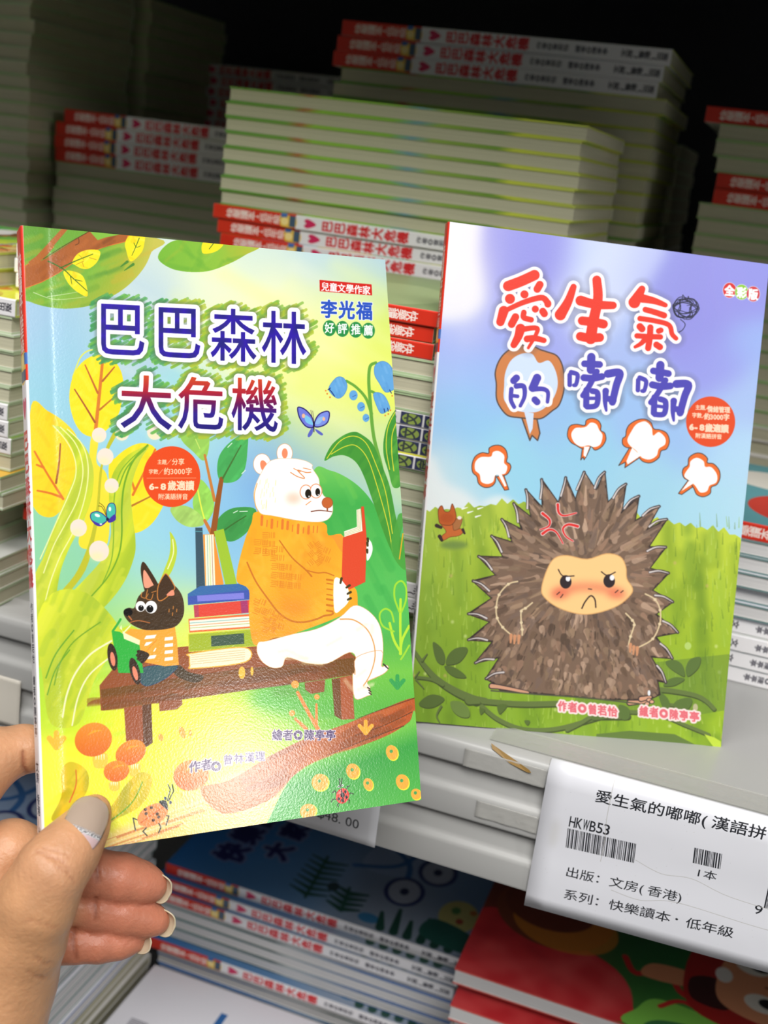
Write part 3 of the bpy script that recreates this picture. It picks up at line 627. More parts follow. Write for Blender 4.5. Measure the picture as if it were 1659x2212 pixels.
    for x, y, a, b in ((800,1193,64,64),(1035,1113,50,58),(1145,1207,36,47),(1315,980,44,57),(1390,1190,48,58),(1488,1278,38,42),(715,1400,62,55)):
        c.ell(x + 5, y + 5, a, b, (250,235,60), rot=-.3); c.ell(x, y, a * .94, b * .94, (244,178,68), rot=-.3); c.ell(x - 4, y - 8, 11, 12, (70,165,90))
    for p, w in (([(640,550),(710,680),(790,820)], 24), ([(775,635),(775,770)], 16), ([(625,740),(700,810)], 22)): c.stroke(p, (240,140,60), w, w + 6)
    for x, y, r in ((622,493,28),(778,582,20),(600,698,22)): c.ell(x, y, r, r, (244,166,70))
    for cx, cy, q in ((1128,840,(248,180,60)), (1355,515,(60,165,85))):
        for a in (-.8, 0, .8): c.stroke([(cx, cy), (cx + 62 * math.sin(a), cy - 82 * math.cos(a) * (1 if a == 0 else .9))], q, 32, 28)
    # ladybird and orange beetle
    for p in ([(925,1275),(905,1255),(890,1270)], [(990,1250),(995,1225),(1012,1220)], [(918,1318),(890,1315),(882,1335)], [(1005,1285),(1020,1270),(1040,1278)], [(1000,1320),(1012,1320),(1008,1345)], [(935,1345),(925,1355),(932,1370)], [(945,1230),(938,1168)], [(948,1230),(958,1165)]): c.stroke(p, (25,30,20), 6, sm=False)
    c.ell(935,1225,9,9,(230,240,230)); c.ell(962,1217,9,9,(230,240,230)); c.ell(936,1225,4,4,(20,20,20)); c.ell(961,1217,4,4,(20,20,20))
    c.ell(962, 1292, 47, 56, (232,62,48), rot=.3); c.stroke([(950,1245),(962,1285),(970,1335)], (25,25,25), 8); c.ell(962, 1285, 15, 18, (20,20,20)); c.ell(940, 1270, 9, 12, (255,190,180), alpha=.6)
    for x, y in ((983,1262),(990,1300),(935,1313),(958,1325)): c.ell(x, y, 9, 11, (35,20,20))
    c.Z(60, 1380, K3)
    for p in ([(790,1300),(755,1285),(772,1372)], [(850,1355),(825,1380),(855,1410)], [(935,1315),(955,1350),(938,1390)], [(985,1265),(1012,1270),(992,1335)], [(1000,1160),(1022,1080),(1005,1045)], [(1010,1160),(1045,1090),(1035,1045)]): c.stroke(p, (45,50,45), 8, sm=False)
    c.ell(895, 1262, 118, 72, (245,150,85), rot=-.5); c.stroke([(808,1320),(900,1255),(985,1195)], (205,100,50), 6); c.fill([(940,1168),(990,1160),(1005,1215),(995,1222)], (40,45,50))
    c.ell(985,1143,10,12,(60,75,110)); c.ell(1022,1173,10,12,(60,75,110))
    for x, y in ((843,1223),(886,1210),(848,1253),(928,1255),(900,1300),(938,1277)): c.ell(x, y, 12, 11, (85,62,45), rot=-.5)
    # credits
    nv = (72,50,100); pk = (246,232,240)
    c.line('作者', 1155, 955, 84, [(7, pk), (1.8, nv)], slope=-.18, asp=1.0); c.line('◎', 1312, 945, 84, [(7, pk), (1.8, nv)], asp=1.0); c.line('曾', 1400, 905, 78, [(5, pk), (1.6, (150,130,175))], slope=-.12); c.line('維', 1480, 892, 78, [(5, pk), (1.6, (150,130,175))], slope=-.12) if '維' in GL else None
    c.Z(450, 1330, K3)
    c.line('繪者◎陳亭亭', 457, 885, 76, [(6, pk), (1.8, nv)], slope=.006, asp=1.08)
    for i, (x, y, k) in enumerate(((50,1060,1.),(128,1052,1.),(205,1045,1.),(280,1035,1.))):
        c.line('曾林漢理'[i], x + 55, y, 72, [(5, pk), (1.4, (100,84,130))], asp=1.05)
    return c
# ------------------------------------------------------------------ print: the blue and green cover with the prickly animal
def paint_b():
    c = Cv(870, 460, 1690, 1640, 1.25)
    c.field([(985,500,240,236,240),(1000,600,235,232,238),(1000,680,228,230,240),(1060,500,150,150,225),(1100,600,148,150,226),(1180,540,146,146,224),(1060,700,150,158,232),(960,720,150,165,235),
        (940,800,165,190,238),(1050,800,155,185,238),(1290,560,195,212,245),(1330,530,205,212,245),(1280,650,200,206,236),(1400,560,150,160,228),(1450,580,145,145,222),(1600,620,150,148,226),(1640,600,145,150,228),
        (1500,700,146,146,224),(1550,800,150,155,230),(1600,850,155,160,232),(1640,760,155,180,238),(1200,720,158,166,232),(1330,720,165,185,235),(920,900,150,192,232),(1000,900,145,195,234),
        (1200,900,150,190,234),(1400,900,155,190,236),(1500,950,155,190,236),(920,1000,190,215,228),(930,1060,215,226,226),(1000,1040,160,210,232),(1100,1000,152,208,232),(1250,980,152,205,232),(1400,1050,160,208,230),(1560,1050,172,215,235),(1620,1000,180,212,238),
        (1520,1100,168,214,232),(1600,1100,180,218,236),(980,1080,205,222,228)], 45)
    c.Z(870, 440, 4.1475)
    c.Z(0, 0, 1)
    c.fill([(900,440),(1030,440),(1034,560),(1046,640),(1030,672),(995,690),(940,690),(900,640)], (238,236,240), blur=11, alpha=.85)
    c.fill([(1335,505),(1250,600),(1230,720),(1300,740),(1380,640),(1440,540),(1420,515)], (206,216,245), blur=12, alpha=.6); c.fill([(1500,900),(1600,820),(1660,790),(1640,1000),(1560,1030)], (175,212,240), blur=20, alpha=.6)
    c.fill([(905,1000),(935,985),(960,1040),(1000,1060),(1030,1085),(1040,1100),(890,1110),(880,1040)], (228,232,232), blur=8, alpha=.8); c.fill([(1040,1090),(1080,1070),(1120,1095)], (225,232,232), blur=5, alpha=.8)
    # grass
    g = np.random.default_rng(11); top = []
    for i in range(61):
        x = 880 + i * 12; base = np.interp(x, [880, 900, 940, 1010, 1100, 1300, 1440, 1560, 1610, 1660], [1110, 1108, 1104, 1098, 1088, 1100, 1130, 1150, 1165, 1175])
        top.append((x, base - (g.uniform(2, 14) if i % 2 else 0)))
    gp = top + [(1660,1640),(870,1640)]
    c.fill(gp, lambda X, Y: lerp3([(0, (176,196,72)), (.25, (160,186,62)), (.6, (135,168,52)), (1, (128,165,50))], np.clip((Y - 1090) / 500, 0, 1)) + ((X - 1000) / 600 * np.array([[26.]]))[..., None] * np.array([1, .8, 0]), sm=False)
    c.tone(gp, [(120,150,45),(150,185,70),(100,135,45)], 9, .35, n=150, sz=45, ang=1.5)
    for i in range(900):
        x = g.uniform(880, 1640); y = g.uniform(1130, 1620); q = [(176,205,95),(110,145,45),(140,178,60),(196,214,110),(95,125,45)][i % 5]
        c.stroke([(x, y), (x + g.normal(0, 2), y - g.uniform(10, 30))], q, 3.2, 1.2, alpha=.4)
    for i in range(46): c.ell(g.uniform(890, 1620), g.uniform(1180, 1600), 3.5, 4, [(225,235,170),(205,175,120)][i % 2], alpha=.5, blur=1)
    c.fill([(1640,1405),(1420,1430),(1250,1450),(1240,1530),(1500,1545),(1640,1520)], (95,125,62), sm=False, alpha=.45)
    # twigs and leaves
    tw, td = (104,122,68), (72,84,50)
    c.Z(860, 1200, 4.1475)
    def limb(p, w, w1=None):
        c.stroke([(a + 3, b + 9) for a, b in p], td, w, w1); c.stroke(p, tw, w * .86, (w1 or w) * .86)
    limb([(140,850),(230,980),(350,1110),(520,1220),(700,1300)], 34, 90); limb([(640,1290),(780,1300)], 100, 60)
    limb([(160,1090),(300,1110),(400,1160)], 30); limb([(215,940),(260,880)], 24, 8); limb([(160,1110),(230,1190)], 18, 8); limb([(150,1090),(190,1035)], 14, 8)
    limb([(760,1305),(1100,1330),(1440,1325)], 56); limb([(750,1350),(900,1470),(1120,1555),(1400,1555),(1700,1480),(2000,1390)], 44); limb([(385,1350),(345,1430),(370,1490)], 22, 10)
    for lf in ([(315,775),(390,830),(420,910),(405,975),(350,950),(320,870)], [(430,975),(450,890),(520,830),(615,825),(610,880),(540,960)], [(415,990),(500,1000),(590,1060),(605,1095),(520,1090),(450,1050)], [(185,1330),(250,1265),(330,1245),(415,1285),(340,1350),(250,1365)], [(470,1310),(560,1310),(630,1370),(635,1445),(560,1445),(490,1390)], [(890,1340),(980,1340),(910,1420)], [(730,1370),(780,1380),(740,1425)], [(1130,1480),(1180,1480),(1160,1520)]):
        c.fill([(a + 3, b + 8) for a, b in lf], td); c.fill(lf, (92,112,58) if lf[0][0] != 470 else (112,136,70))
    c.Z(1240, 1200, 4.1475)
    limb([(760,1200),(900,1215),(1080,1250),(1180,1300),(1250,1370)], 50, 40); limb([(-60,1560),(60,1500),(200,1430),(500,1400),(800,1440),(1000,1520),(1200,1600)], 44, 34)
    limb([(200,1440),(480,1440)], 60); c.fill([(200,1600),(500,1570),(900,1600),(1100,1700),(200,1700)], (100,124,62), sm=False); limb([(820,1330),(900,1340)], 30)
    for lf in ([(820,950),(900,935),(970,980),(990,1080),(920,1050),(850,1000)], [(1015,1080),(1000,1010),(1040,930),(1130,910),(1120,990),(1070,1050)], [(800,1165),(850,1110),(920,1090),(990,1105),(930,1150),(870,1170)], [(750,1210),(800,1240),(850,1300),(855,1390),(790,1350)], [(890,1340),(950,1285),(1050,1280),(1040,1350),(960,1415)], [(400,1340),(490,1370),(490,1460),(420,1460)], [(160,1440),(260,1420),(330,1450),(180,1475)]):
        c.fill([(a + 3, b + 8) for a, b in lf], td); c.fill(lf, (95,118,62))
    c.ell(1085,1360,22,34,(205,190,165), alpha=.8); c.ell(1020,810,30,34,(185,212,120), alpha=.9)
    # clouds of breath
    def puff(pts, sc, ox, oy, core, tail, col=(233,112,48), dark=(70,62,60), lw=7):
        def tr(p): return [(ox + x * sc, oy + y * sc) for x, y in p]
        c.fill(tr(tail[0]), col, sm=False, line=dark, lw=lw); c.fill(tr(pts), col, line=dark, lw=lw); c.fill(tr(tail[1]), core[1], sm=False); c.fill(tr(core[0]), core[1])
    wh = (250,248,248)
    c.Z(860, 820, 4.1475)
    puff([(810,660),(815,615),(860,590),(920,592),(965,630),(980,690),(972,735),(1000,755),(1010,790),(985,840),(940,862),(880,850),(870,920),(830,960),(770,965),(720,930),(705,870),(668,830),(662,760),(690,690),(750,655)], 1, 0, 0,
         ([(830,690),(850,650),(900,640),(950,680),(950,745),(978,780),(960,840),(910,850),(870,860),(850,915),(800,935),(745,915),(730,850),(690,810),(692,740),(740,695)], wh), ([(880,870),(945,850),(992,985),(955,992)], [(890,840),(930,850),(972,950),(955,960)]))
    c.Z(1240, 820, 4.1475)
    puff([(95,410),(110,365),(160,347),(215,365),(242,410),(240,455),(275,480),(285,540),(250,600),(190,632),(150,600),(80,620),(20,590),(-30,560),(-60,500),(-40,420),(20,400)], 1, 0, 0,
         ([(110,420),(150,385),(200,400),(225,450),(255,500),(235,580),(180,605),(130,590),(60,600),(0,560),(-25,490),(10,435),(70,430)], wh), ([(75,600),(60,720),(80,695),(90,718),(110,690),(150,600)], [(90,600),(85,680),(105,695),(140,600)]))
    puff([(470,450),(500,400),(570,360),(640,355),(690,385),(715,440),(770,450),(830,480),(855,550),(830,620),(780,640),(760,700),(690,745),(620,735),(580,695),(520,620),(470,608),(436,580),(435,530),(462,505)], 1, 0, 0,
         ([(510,470),(560,400),(640,375),(695,430),(708,500),(760,470),(815,520),(815,580),(760,620),(740,680),(680,715),(610,700),(560,640),(500,590),(478,540)], wh), ([(500,605),(400,770),(460,740),(455,790),(600,690)], [(520,610),(470,730),(480,760),(600,680)]))
    puff([(1020,765),(1030,700),(1090,660),(1150,665),(1195,705),(1195,745),(1250,755),(1300,810),(1308,880),(1280,940),(1230,965),(1220,1020),(1160,1050),(1100,1030),(1070,970),(1030,910),(985,880),(970,830),(985,790)], 1, 0, 0,
         ([(1035,780),(1045,730),(1100,700),(1160,730),(1175,780),(1230,785),(1280,850),(1275,920),(1215,950),(1190,1000),(1130,1010),(1085,950),(1040,910),(990,870),(1000,830)], wh), ([(1020,905),(935,1020),(965,1030),(1080,950)], [(1030,905),(960,1000),(1070,930)]))
    c.Z(860, 820, 4.1475)
    puff([(880,40),(870,-60),(900,-160),(960,-240),(1060,-300),(1180,-310),(1270,-270),(1330,-250),(1420,-215),(1470,-130),(1490,0),(1480,120),(1440,230),(1380,280),(1290,345),(1200,350),(1080,340),(980,320),(910,240),(880,160)], 1, 0, 0,
         ([(950,60),(960,-60),(1010,-170),(1100,-230),(1200,-230),(1260,-150),(1350,-170),(1410,-80),(1430,40),(1400,150),(1330,240),(1240,290),(1120,290),(1020,260),(950,180)], (205,222,248)), ([(1100,320),(1180,545),(1200,500),(1250,545),(1270,480),(1240,330)], [(1130,290),(1180,490),(1205,440),(1215,300)]), col=(205,128,75), dark=(88,72,66), lw=12)
    # fox
    fx = (196,104,52)
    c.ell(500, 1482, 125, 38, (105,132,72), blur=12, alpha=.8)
    c.fill([(490,1360),(490,1300),(520,1250),(560,1235),(575,1260),(550,1330),(510,1370)], (170,110,65), line=(110,70,45), lw=4); c.ell(550,1238,20,16,(235,225,215))
    c.fill([(385,1290),(480,1290),(500,1350),(560,1335),(580,1370),(540,1400),(470,1410),(430,1430),(400,1440),(395,1400),(430,1360)], fx, line=(110,60,35), lw=4)
    c.fill([(360,1220),(362,1160),(392,1130),(418,1180),(460,1180),(478,1125),(490,1118),(515,1190),(518,1250),(480,1300),(430,1305),(375,1290)], (186,92,42), line=(105,58,35), lw=5); c.ell(438,1240,62,42,(176,82,38), blur=6)
    c.stroke([(345,1308),(385,1325)], (60,45,45), 34, 26); c.stroke([(372,1405),(392,1440)], (60,45,45), 34, 26); c.stroke([(580,1345),(595,1378)], (60,45,45), 26, 18)
    for x, y in ((650,1185),(720,1222),(740,1150),(600,1150)): c.stroke([(x - 25, y + 8), (x + 22, y - 6)], (238,242,236), 16, 6)
    # prickly body
    c.Z(0, 0, 1)
    L = [(1110,1028),(1175,1033),(1200,1062),(1190,1062),(1138,1058),(1198,1070)]
    body = [(1240,1110)]
    tips = [(1262,1020),(1222,1032),(1170,1036),(1136,1058),(1110,1088),(1084,1122),(1062,1158),(1034,1202),(1022,1255),(1012,1326),(1012,1382),(1027,1432),(1050,1466)]
    tipR = [(1306,1020),(1352,1046),(1380,1072),(1424,1094),(1440,1122),(1438,1182),(1444,1238),(1453,1300),(1464,1366),(1452,1422),(1438,1474)]
    ctr = (1248, 1300)
    def ring(tp, dep):
        o = []
        for i, (x, y) in enumerate(tp):
            o.append((x, y))
            if i < len(tp) - 1:
                mx, my = (x + tp[i + 1][0]) / 2, (y + tp[i + 1][1]) / 2; k = dep if i > 0 else dep
                o.append((mx + (ctr[0] - mx) * k, my + (ctr[1] - my) * k))
        return o
    outl = ring(tipR, .2) + [(1420,1470),(1425,1500),(1400,1512),(1300,1510),(1180,1500),(1080,1490),(1066,1475)] + ring(tips[::-1], .2) + [(1288,1060)]
    c.fill(outl, (125,102,86), sm=False, line=(62,52,50), lw=4)
    P = np.array(outl); br = [(120,97,80),(150,124,105),(96,78,66),(166,140,120),(136,108,90),(110,92,82),(142,118,96)]
    B0 = c.a.copy(); g = np.random.default_rng(21)
    n = 0
    while n < 1300:
        x, y = g.uniform(1010, 1465), g.uniform(1020, 1515)
        if y < 1330:
            dx, dy = x - 1262, y - 1235; r = math.hypot(dx, dy) + 1; dx, dy = dx / r, dy / r; Ln = g.uniform(16, 42)
        else:
            t = (x - 1248) / 200; dx, dy = t * .55 + g.normal(0, .12), .9; Ln = g.uniform(10, 22)
        q = np.array(br[g.integers(7)]) * g.uniform(.85, 1.25)
        c.stroke([(x, y), (x + dx * Ln * .5 + g.normal(0, 1.5), y + dy * Ln * .5), (x + dx * Ln, y + dy * Ln)], q, g.uniform(7, 15), 2.5, alpha=.75)
        if y >= 1330 and n % 3 == 0: c.stroke([(x + 7, y), (x + 6 + dx * Ln, y + dy * Ln)], (72,60,52), 2.5, 1, alpha=.6)
        n += 1
    b = (0, 0, c.w, c.h); M = c.pm(c.P(outl), b)[..., None]; c.a[:] = B0 + (c.a - B0) * M
    oc = c.P([ctr])[0]
    for tp, sgn in ((tips, -1), (tipR, 1)):
        for i, (x, y) in enumerate(tp):
            dx, dy = ctr[0] - x, ctr[1] - y; r = math.hypot(dx, dy); ux, uy = dx / r, dy / r; px_, py_ = -uy, ux
            if sgn < 0: px_, py_ = -px_, -py_
            if py_ > 0 and y < 1300: pass
            e = (x + ux * 38 + px_ * -sgn * -14 * (1 if sgn > 0 else 1), y + uy * 38 + py_ * -sgn * -14)
            m_ = ((x + e[0]) / 2 + px_ * 2, (y + e[1]) / 2 - 4)
            c.stroke([(x, y), m_, e], (75,65,66), 7, 6); c.stroke([(x, y), m_, e], (214,205,202), 1.5, 4)
    # face
    fc = [(1268,1208),(1225,1200),(1198,1206),(1182,1230),(1170,1270),(1176,1290),(1205,1312),(1250,1326),(1290,1324),(1335,1308),(1362,1285),(1366,1270),(1354,1250),(1352,1225),(1340,1203),(1310,1196)]
    c.fill(fc, (248,205,140), n=4, line=(222,170,110), lw=2)
    c.fill([(1195,1275),(1235,1262),(1300,1262),(1345,1278),(1345,1290),(1300,1278),(1250,1276),(1200,1292)], (232,110,85), blur=7, alpha=.75)
    for x in (1210, 1330): c.ell(x, 1283, 18, 9, (228,100,80), blur=6, alpha=.6)
    for x, y, hx in ((1222,1257,5), (1316,1255,6)): c.ell(x, y, 12.5, 14.5, (55,45,48)); c.ell(x + hx, y - 7, 5, 6, (245,245,250))
    for p, w in (([(1206,1230),(1216,1244),(1240,1244)], 2.4), ([(1299,1235),(1312,1243),(1329,1236)], 2.4), ([(1257,1314),(1264,1300),(1276,1287),(1285,1295),(1287,1312)], 3), ([(1271,1272),(1278,1273)], 2), ([(1203,1284),(1209,1279)], 2), ([(1211,1291),(1216,1284)], 2), ([(1329,1280),(1335,1275)], 2), ([(1341,1280),(1346,1276)], 2)): c.stroke(p, (60,45,45), w)
    # angry mark
    for p in ([(1205,1090),(1207,1107),(1219,1114),(1245,1108)], [(1172,1109),(1187,1123),(1185,1137),(1167,1144)], [(1248,1137),(1228,1133),(1216,1142),(1222,1158),(1238,1169)], [(1172,1153),(1187,1144),(1202,1150),(1216,1174)]): c.stroke(p, (242,225,225), 9, 4); c.stroke(p, (222,55,52), 6, 2.5)
    # arms and feet
    for arm in ([(1118,1256),(1098,1262),(1078,1285),(1072,1312),(1074,1335),(1086,1355),(1105,1372)], [(1150,1302),(1135,1314),(1126,1320),(1126,1345),(1128,1360),(1128,1372)], [(1394,1283),(1415,1295),(1426,1318),(1425,1348),(1410,1380),(1380,1398)], [(1352,1325),(1366,1340),(1370,1350),(1362,1375),(1358,1392)]):
        c.stroke(arm, (222,200,160), 3.2)
        for x, y in arm[1:-1]: c.ell(x, y, 3.4, 3.2, (228,208,170))
    for x, y in ((1104,1378),(1112,1380),(1121,1380),(1362,1398),(1369,1403),(1377,1405)): c.stroke([(x, y - 6), (x - 1, y + 10)], (208,148,110), 7, 4)
    for p in ([(1062,1482),(1085,1485),(1140,1496)], [(1360,1518),(1395,1516)], [(1385,1510),(1405,1506)]): c.stroke(p, (70,60,60), 14, 8); c.stroke(p, (214,160,130), 9, 5)
    for x, y in ((1402,1512),(1408,1516),(1398,1520)): c.ell(x, y, 5, 4, (222,170,140), line=(70,60,60), lw=1.5)
    c.ell(1402, 1497, 3, 6, (235,240,245))
    c.stroke([(1061,1492),(1160,1500),(1260,1507),(1380,1520)], (86,88,70), 3)
    # titles
    RD, BL = (232,62,46), (80,74,180)
    def word(strokes, q, ow, layers, tr=lambda x, y: (x, y)):
        S_ = [([tr(*p) for p in (st[0] if isinstance(st[0][0], tuple) else [st[0]])], st[1], st[2] if len(st) > 2 else st[1]) for st in strokes]
        for ly in layers:
            for p, a, b_ in S_:
                a, b_ = a * 1.2, b_ * 1.2
                if len(p) == 1: p = [p[0], (p[0][0] + 1, p[0][1] + 1)]
                if ly == 0: c.stroke(p, (92,92,106), a + ow + 44, b_ + ow + 44, alpha=.34, soft=34)
                elif ly == 1: c.stroke(p, (248,245,248), a + ow, b_ + ow)
                else: c.stroke(p, q, a, b_)
    ai = [([(945,738),(1060,695),(1180,640)], 78), ((960,852), 74), ((1090,812), 60), ([(1205,765),(1228,725)], 56), ([(905,960),(875,1060)], 74, 62), ([(925,955),(1080,885),(1240,842),(1296,885),(1300,900)], 36, 52),
          ([(1010,1015),(975,1080)], 56), ([(1085,975),(1085,1020),(1150,1040)], 42), ((1187,944), 52), ([(1255,965),(1268,985)], 54), ([(1055,1120),(1035,1190),(995,1265)], 74, 50), ([(1075,1125),(1200,1115),(1190,1180),(1125,1292)], 44, 22), ([(1115,1212),(1180,1205),(1265,1225)], 52, 40)]
    sh1 = [([(1530,745),(1480,880),(1412,995)], 46, 84)]
    sh2 = [([(125,435),(135,600),(95,800),(70,960)], 66, 84), ([(-20,620),(120,655),(270,662)], 76, 56), ([(-5,800),(100,812),(185,830)], 66), ([(-22,940),(60,955),(150,950)], 66)]
    qi = [([(530,515),(500,570),(462,635)], 50, 88), ([(535,600),(640,622),(740,660)], 66, 34), ([(560,700),(640,722),(728,752)], 42, 46), ([(512,780),(640,800),(770,838),(800,920),(835,958)], 40, 34), ([(512,852),(530,872)], 52), ([(680,892),(698,885)], 42),
          ([(485,935),(600,942),(695,945)], 40), ([(605,860),(600,950),(585,1045)], 46), ([(560,965),(520,1005),(468,1035)], 44, 24), ([(660,1015),(690,1035)], 48)]
    de = [([(1035,10),(1060,-15)], 52), ([(1015,85),(1010,180),(1040,245)], 34, 30), ([(1060,58),(1125,62),(1132,150),(1095,235)], 42, 26), ([(1035,145),(1070,150)], 28), ([(1245,-15),(1205,75)], 62, 60), ([(1215,85),(1300,85),(1342,115),(1338,200)], 40, 26), ([(1225,180),(1245,200)], 50)]
    du = [([(-118,1285),(-118,1375)], 34), ([(-105,1262),(-48,1285),(-60,1368),(-80,1378)], 36, 28), ([(76,1125),(72,1240)], 62), ([(15,1185),(150,1192)], 50), ([(10,1310),(90,1315),(170,1300)], 52), ([(125,1255),(60,1380),(0,1470)], 44, 40), ([(32,1420),(30,1560)], 46),
          ([(85,1430),(132,1450),(122,1555),(40,1572)], 44, 40), ([(60,1495),(105,1495)], 26), ([(225,1275),(330,1268),(300,1380),(265,1530)], 60, 52), ([(205,1430),(200,1530),(210,1605)], 50, 18), ([(235,1500),(275,1515)], 46)]
    RD, BL = (232,62,46), (80,74,180); d2 = lambda x, y: (x + 612 - (y - 1350) * .03, y + 62 + .13 * x)
    V1, V2, V3 = (870, 440, 4.1475), (1259, 500, 4.1475), (860, 820, 4.1475)
    W_ = [(V1, ai, RD), (V1, sh1, RD), (V2, sh2, RD), (V2, qi, RD), (V2, du, BL), (V2, du, BL, d2), (V3, de, BL)]
    for ly in (0, 1, 2):
        for it in W_:
            if ly == 0 and it[1] is de: continue
            c.Z(*it[0]); word(it[1], it[2], 58, (ly,), *(it[3:4] if len(it) > 3 else ()))
    c.Z(0, 0, 1)
    # scribble
    g = np.random.default_rng(4); sx, sy = 1481, 665; pts = []
    for i in range(60):
        a = i * 1.05; r = 8 + 15 * abs(math.sin(i * .7)); pts.append((sx + r * math.cos(a) * 1.2 + g.normal(0, 2), sy + r * math.sin(a) + g.normal(0, 2)))
    c.stroke(pts, (40,42,60), 1.5); c.stroke([(1470,690),(1480,700),(1475,712),(1466,718)], (40,42,60), 1.6)
    c.stroke([(1484,660),(1505,660),(1508,672),(1495,682),(1478,690)], (60,62,90), 1.3); c.stroke([(1474,650),(1475,637),(1484,650),(1487,640),(1490,655)], (40,42,60), 1.3)
    # round badges
    for i, (x, y, q) in enumerate(((1576,627,(214,52,52)), (1602,631,(140,200,62)), (1627,635,(206,62,72)))):
        c.ell(x, y, 14.5, 16.5, q, line=(225,225,235), lw=1); c.line('全彩版'[i], x - 10.5, y + 9, 21, [(1.3, (252,250,250))], slope=.1, asp=1.15)
    c.ell(1535, 911, 53, 54.5, (226,78,38)); cr = (250,216,190)
    c.line('主題／', 1502, 884, 10.5, [(.4, cr)], slope=.04, asp=1.1); c.line('情緒管理', 1528, 889, 12.3, [(.6, cr)], slope=.04, asp=1.15)
    c.line('字數／', 1495, 901, 10.5, [(.4, cr)], slope=.04, asp=1.1); c.line('約3000字', 1521, 905, 13.5, [(.6, cr)], slope=.04, asp=1.1, adv=.95)
    c.line('6-8', 1489, 928, 20, [(1.2, cr)], asp=.85, slope=.05); c.line('歲適讀', 1523, 931, 17, [(1., cr)], slope=.05, asp=1.1); c.line('附漢語拼音', 1502, 945, 11.5, [(.4, cr)], slope=.05)
    for tx, x, y in (('作者◎曾若怡', 1205, 1533), ('繪者◎陳亭亭', 1381, 1544)): c.line(tx, x, y, 21.5, [(4.6, (246,224,222)), (.9, (226,112,122))], slope=.105, asp=1.05)
    c.fill([(1555,1600),(1542,1592),(1520,1585),(1540,1613),(1556,1614)], (190,215,70), sm=False)
    return c
# ------------------------------------------------------------------ smaller prints
RED = (216, 50, 30)
def spine(kind, title=None):
    c = Cv(0, 0, 8.3, 210, 7, (238, 236, 238)); k = 8.3 / 2
    if kind == 'boxes':
        c.fill([(0,0),(8.3,0),(8.3,30),(0,30)], (96,140,70), sm=False)
        c.vline('快樂讀本', k, 40, 6.4, [(.3, (60,66,104))], 1.05, 1.3)
        for i in range(3):
            y = 165 + i * 11
            if i: c.fill([(.7,y),(7.6,y),(7.6,y+10),(.7,y+10)], (52,58,92), sm=False); c.ell(k, y + 5, 3.1, 4.3, (150,172,84)); c.fit_em('文房'[i - 1], k, y + 1.6, 6.6, [(.2, (62,70,70))], .95)
            else: c.fit_em('家', k, y + .5, 8.5, [(.5, (62,66,104))], .85)
        return c.a
    c.fill([(0,0),(8.3,0),(8.3,53.5),(0,53.5)], RED, sm=False)
    c.vline('快樂讀本', k, 8.6, 5.4, [(.12, (250,232,225))], 1., .86)
    c.ell(k, 29.2, .7, .7, (250,232,225)); c.vline('低年級', k, 30.4, 4.6, [(.1, (250,232,225))], 1.2, .92)
    c.fill([(.8,45),(3,43.6),(7,43.6),(7.4,47),(6.5,53.4),(1.2,53.4)], (236,196,80)); c.ell(k - .4, 46.5, 2.1, 2.4, (250,226,150)); c.fill([(5.8,44),(8.3,44),(8.3,48),(6.2,48)], (70,110,180), sm=False); c.fill([(1,49.5),(7.3,49.5),(7.3,53.4),(1,53.4)], (70,92,116), sm=False)
    c.fill([(k, 66.5), (1.9, 62.5), (1.7, 60), (3, 58.9), (k, 60.3), (5.3, 58.9), (6.6, 60), (6.4, 62.5)], (214, 40, 96))
    c.vline(title, k, 70, 7.2, [(.28, (216,42,48))], .92, 1.07)
    c.vline('作者◎曾若怡', k, 128, 3.3, [(.05, (50,48,60))], 1.15, 1.02); c.vline('繪者◎陳亭亭', k, 152, 3.3, [(.05, (50,48,60))], 1.15, 1.02)
    c.vline('文房(香港)出版', k, 180, 3.5, [(.1, (44,42,52))], 1.2, 1.)
    return c.a

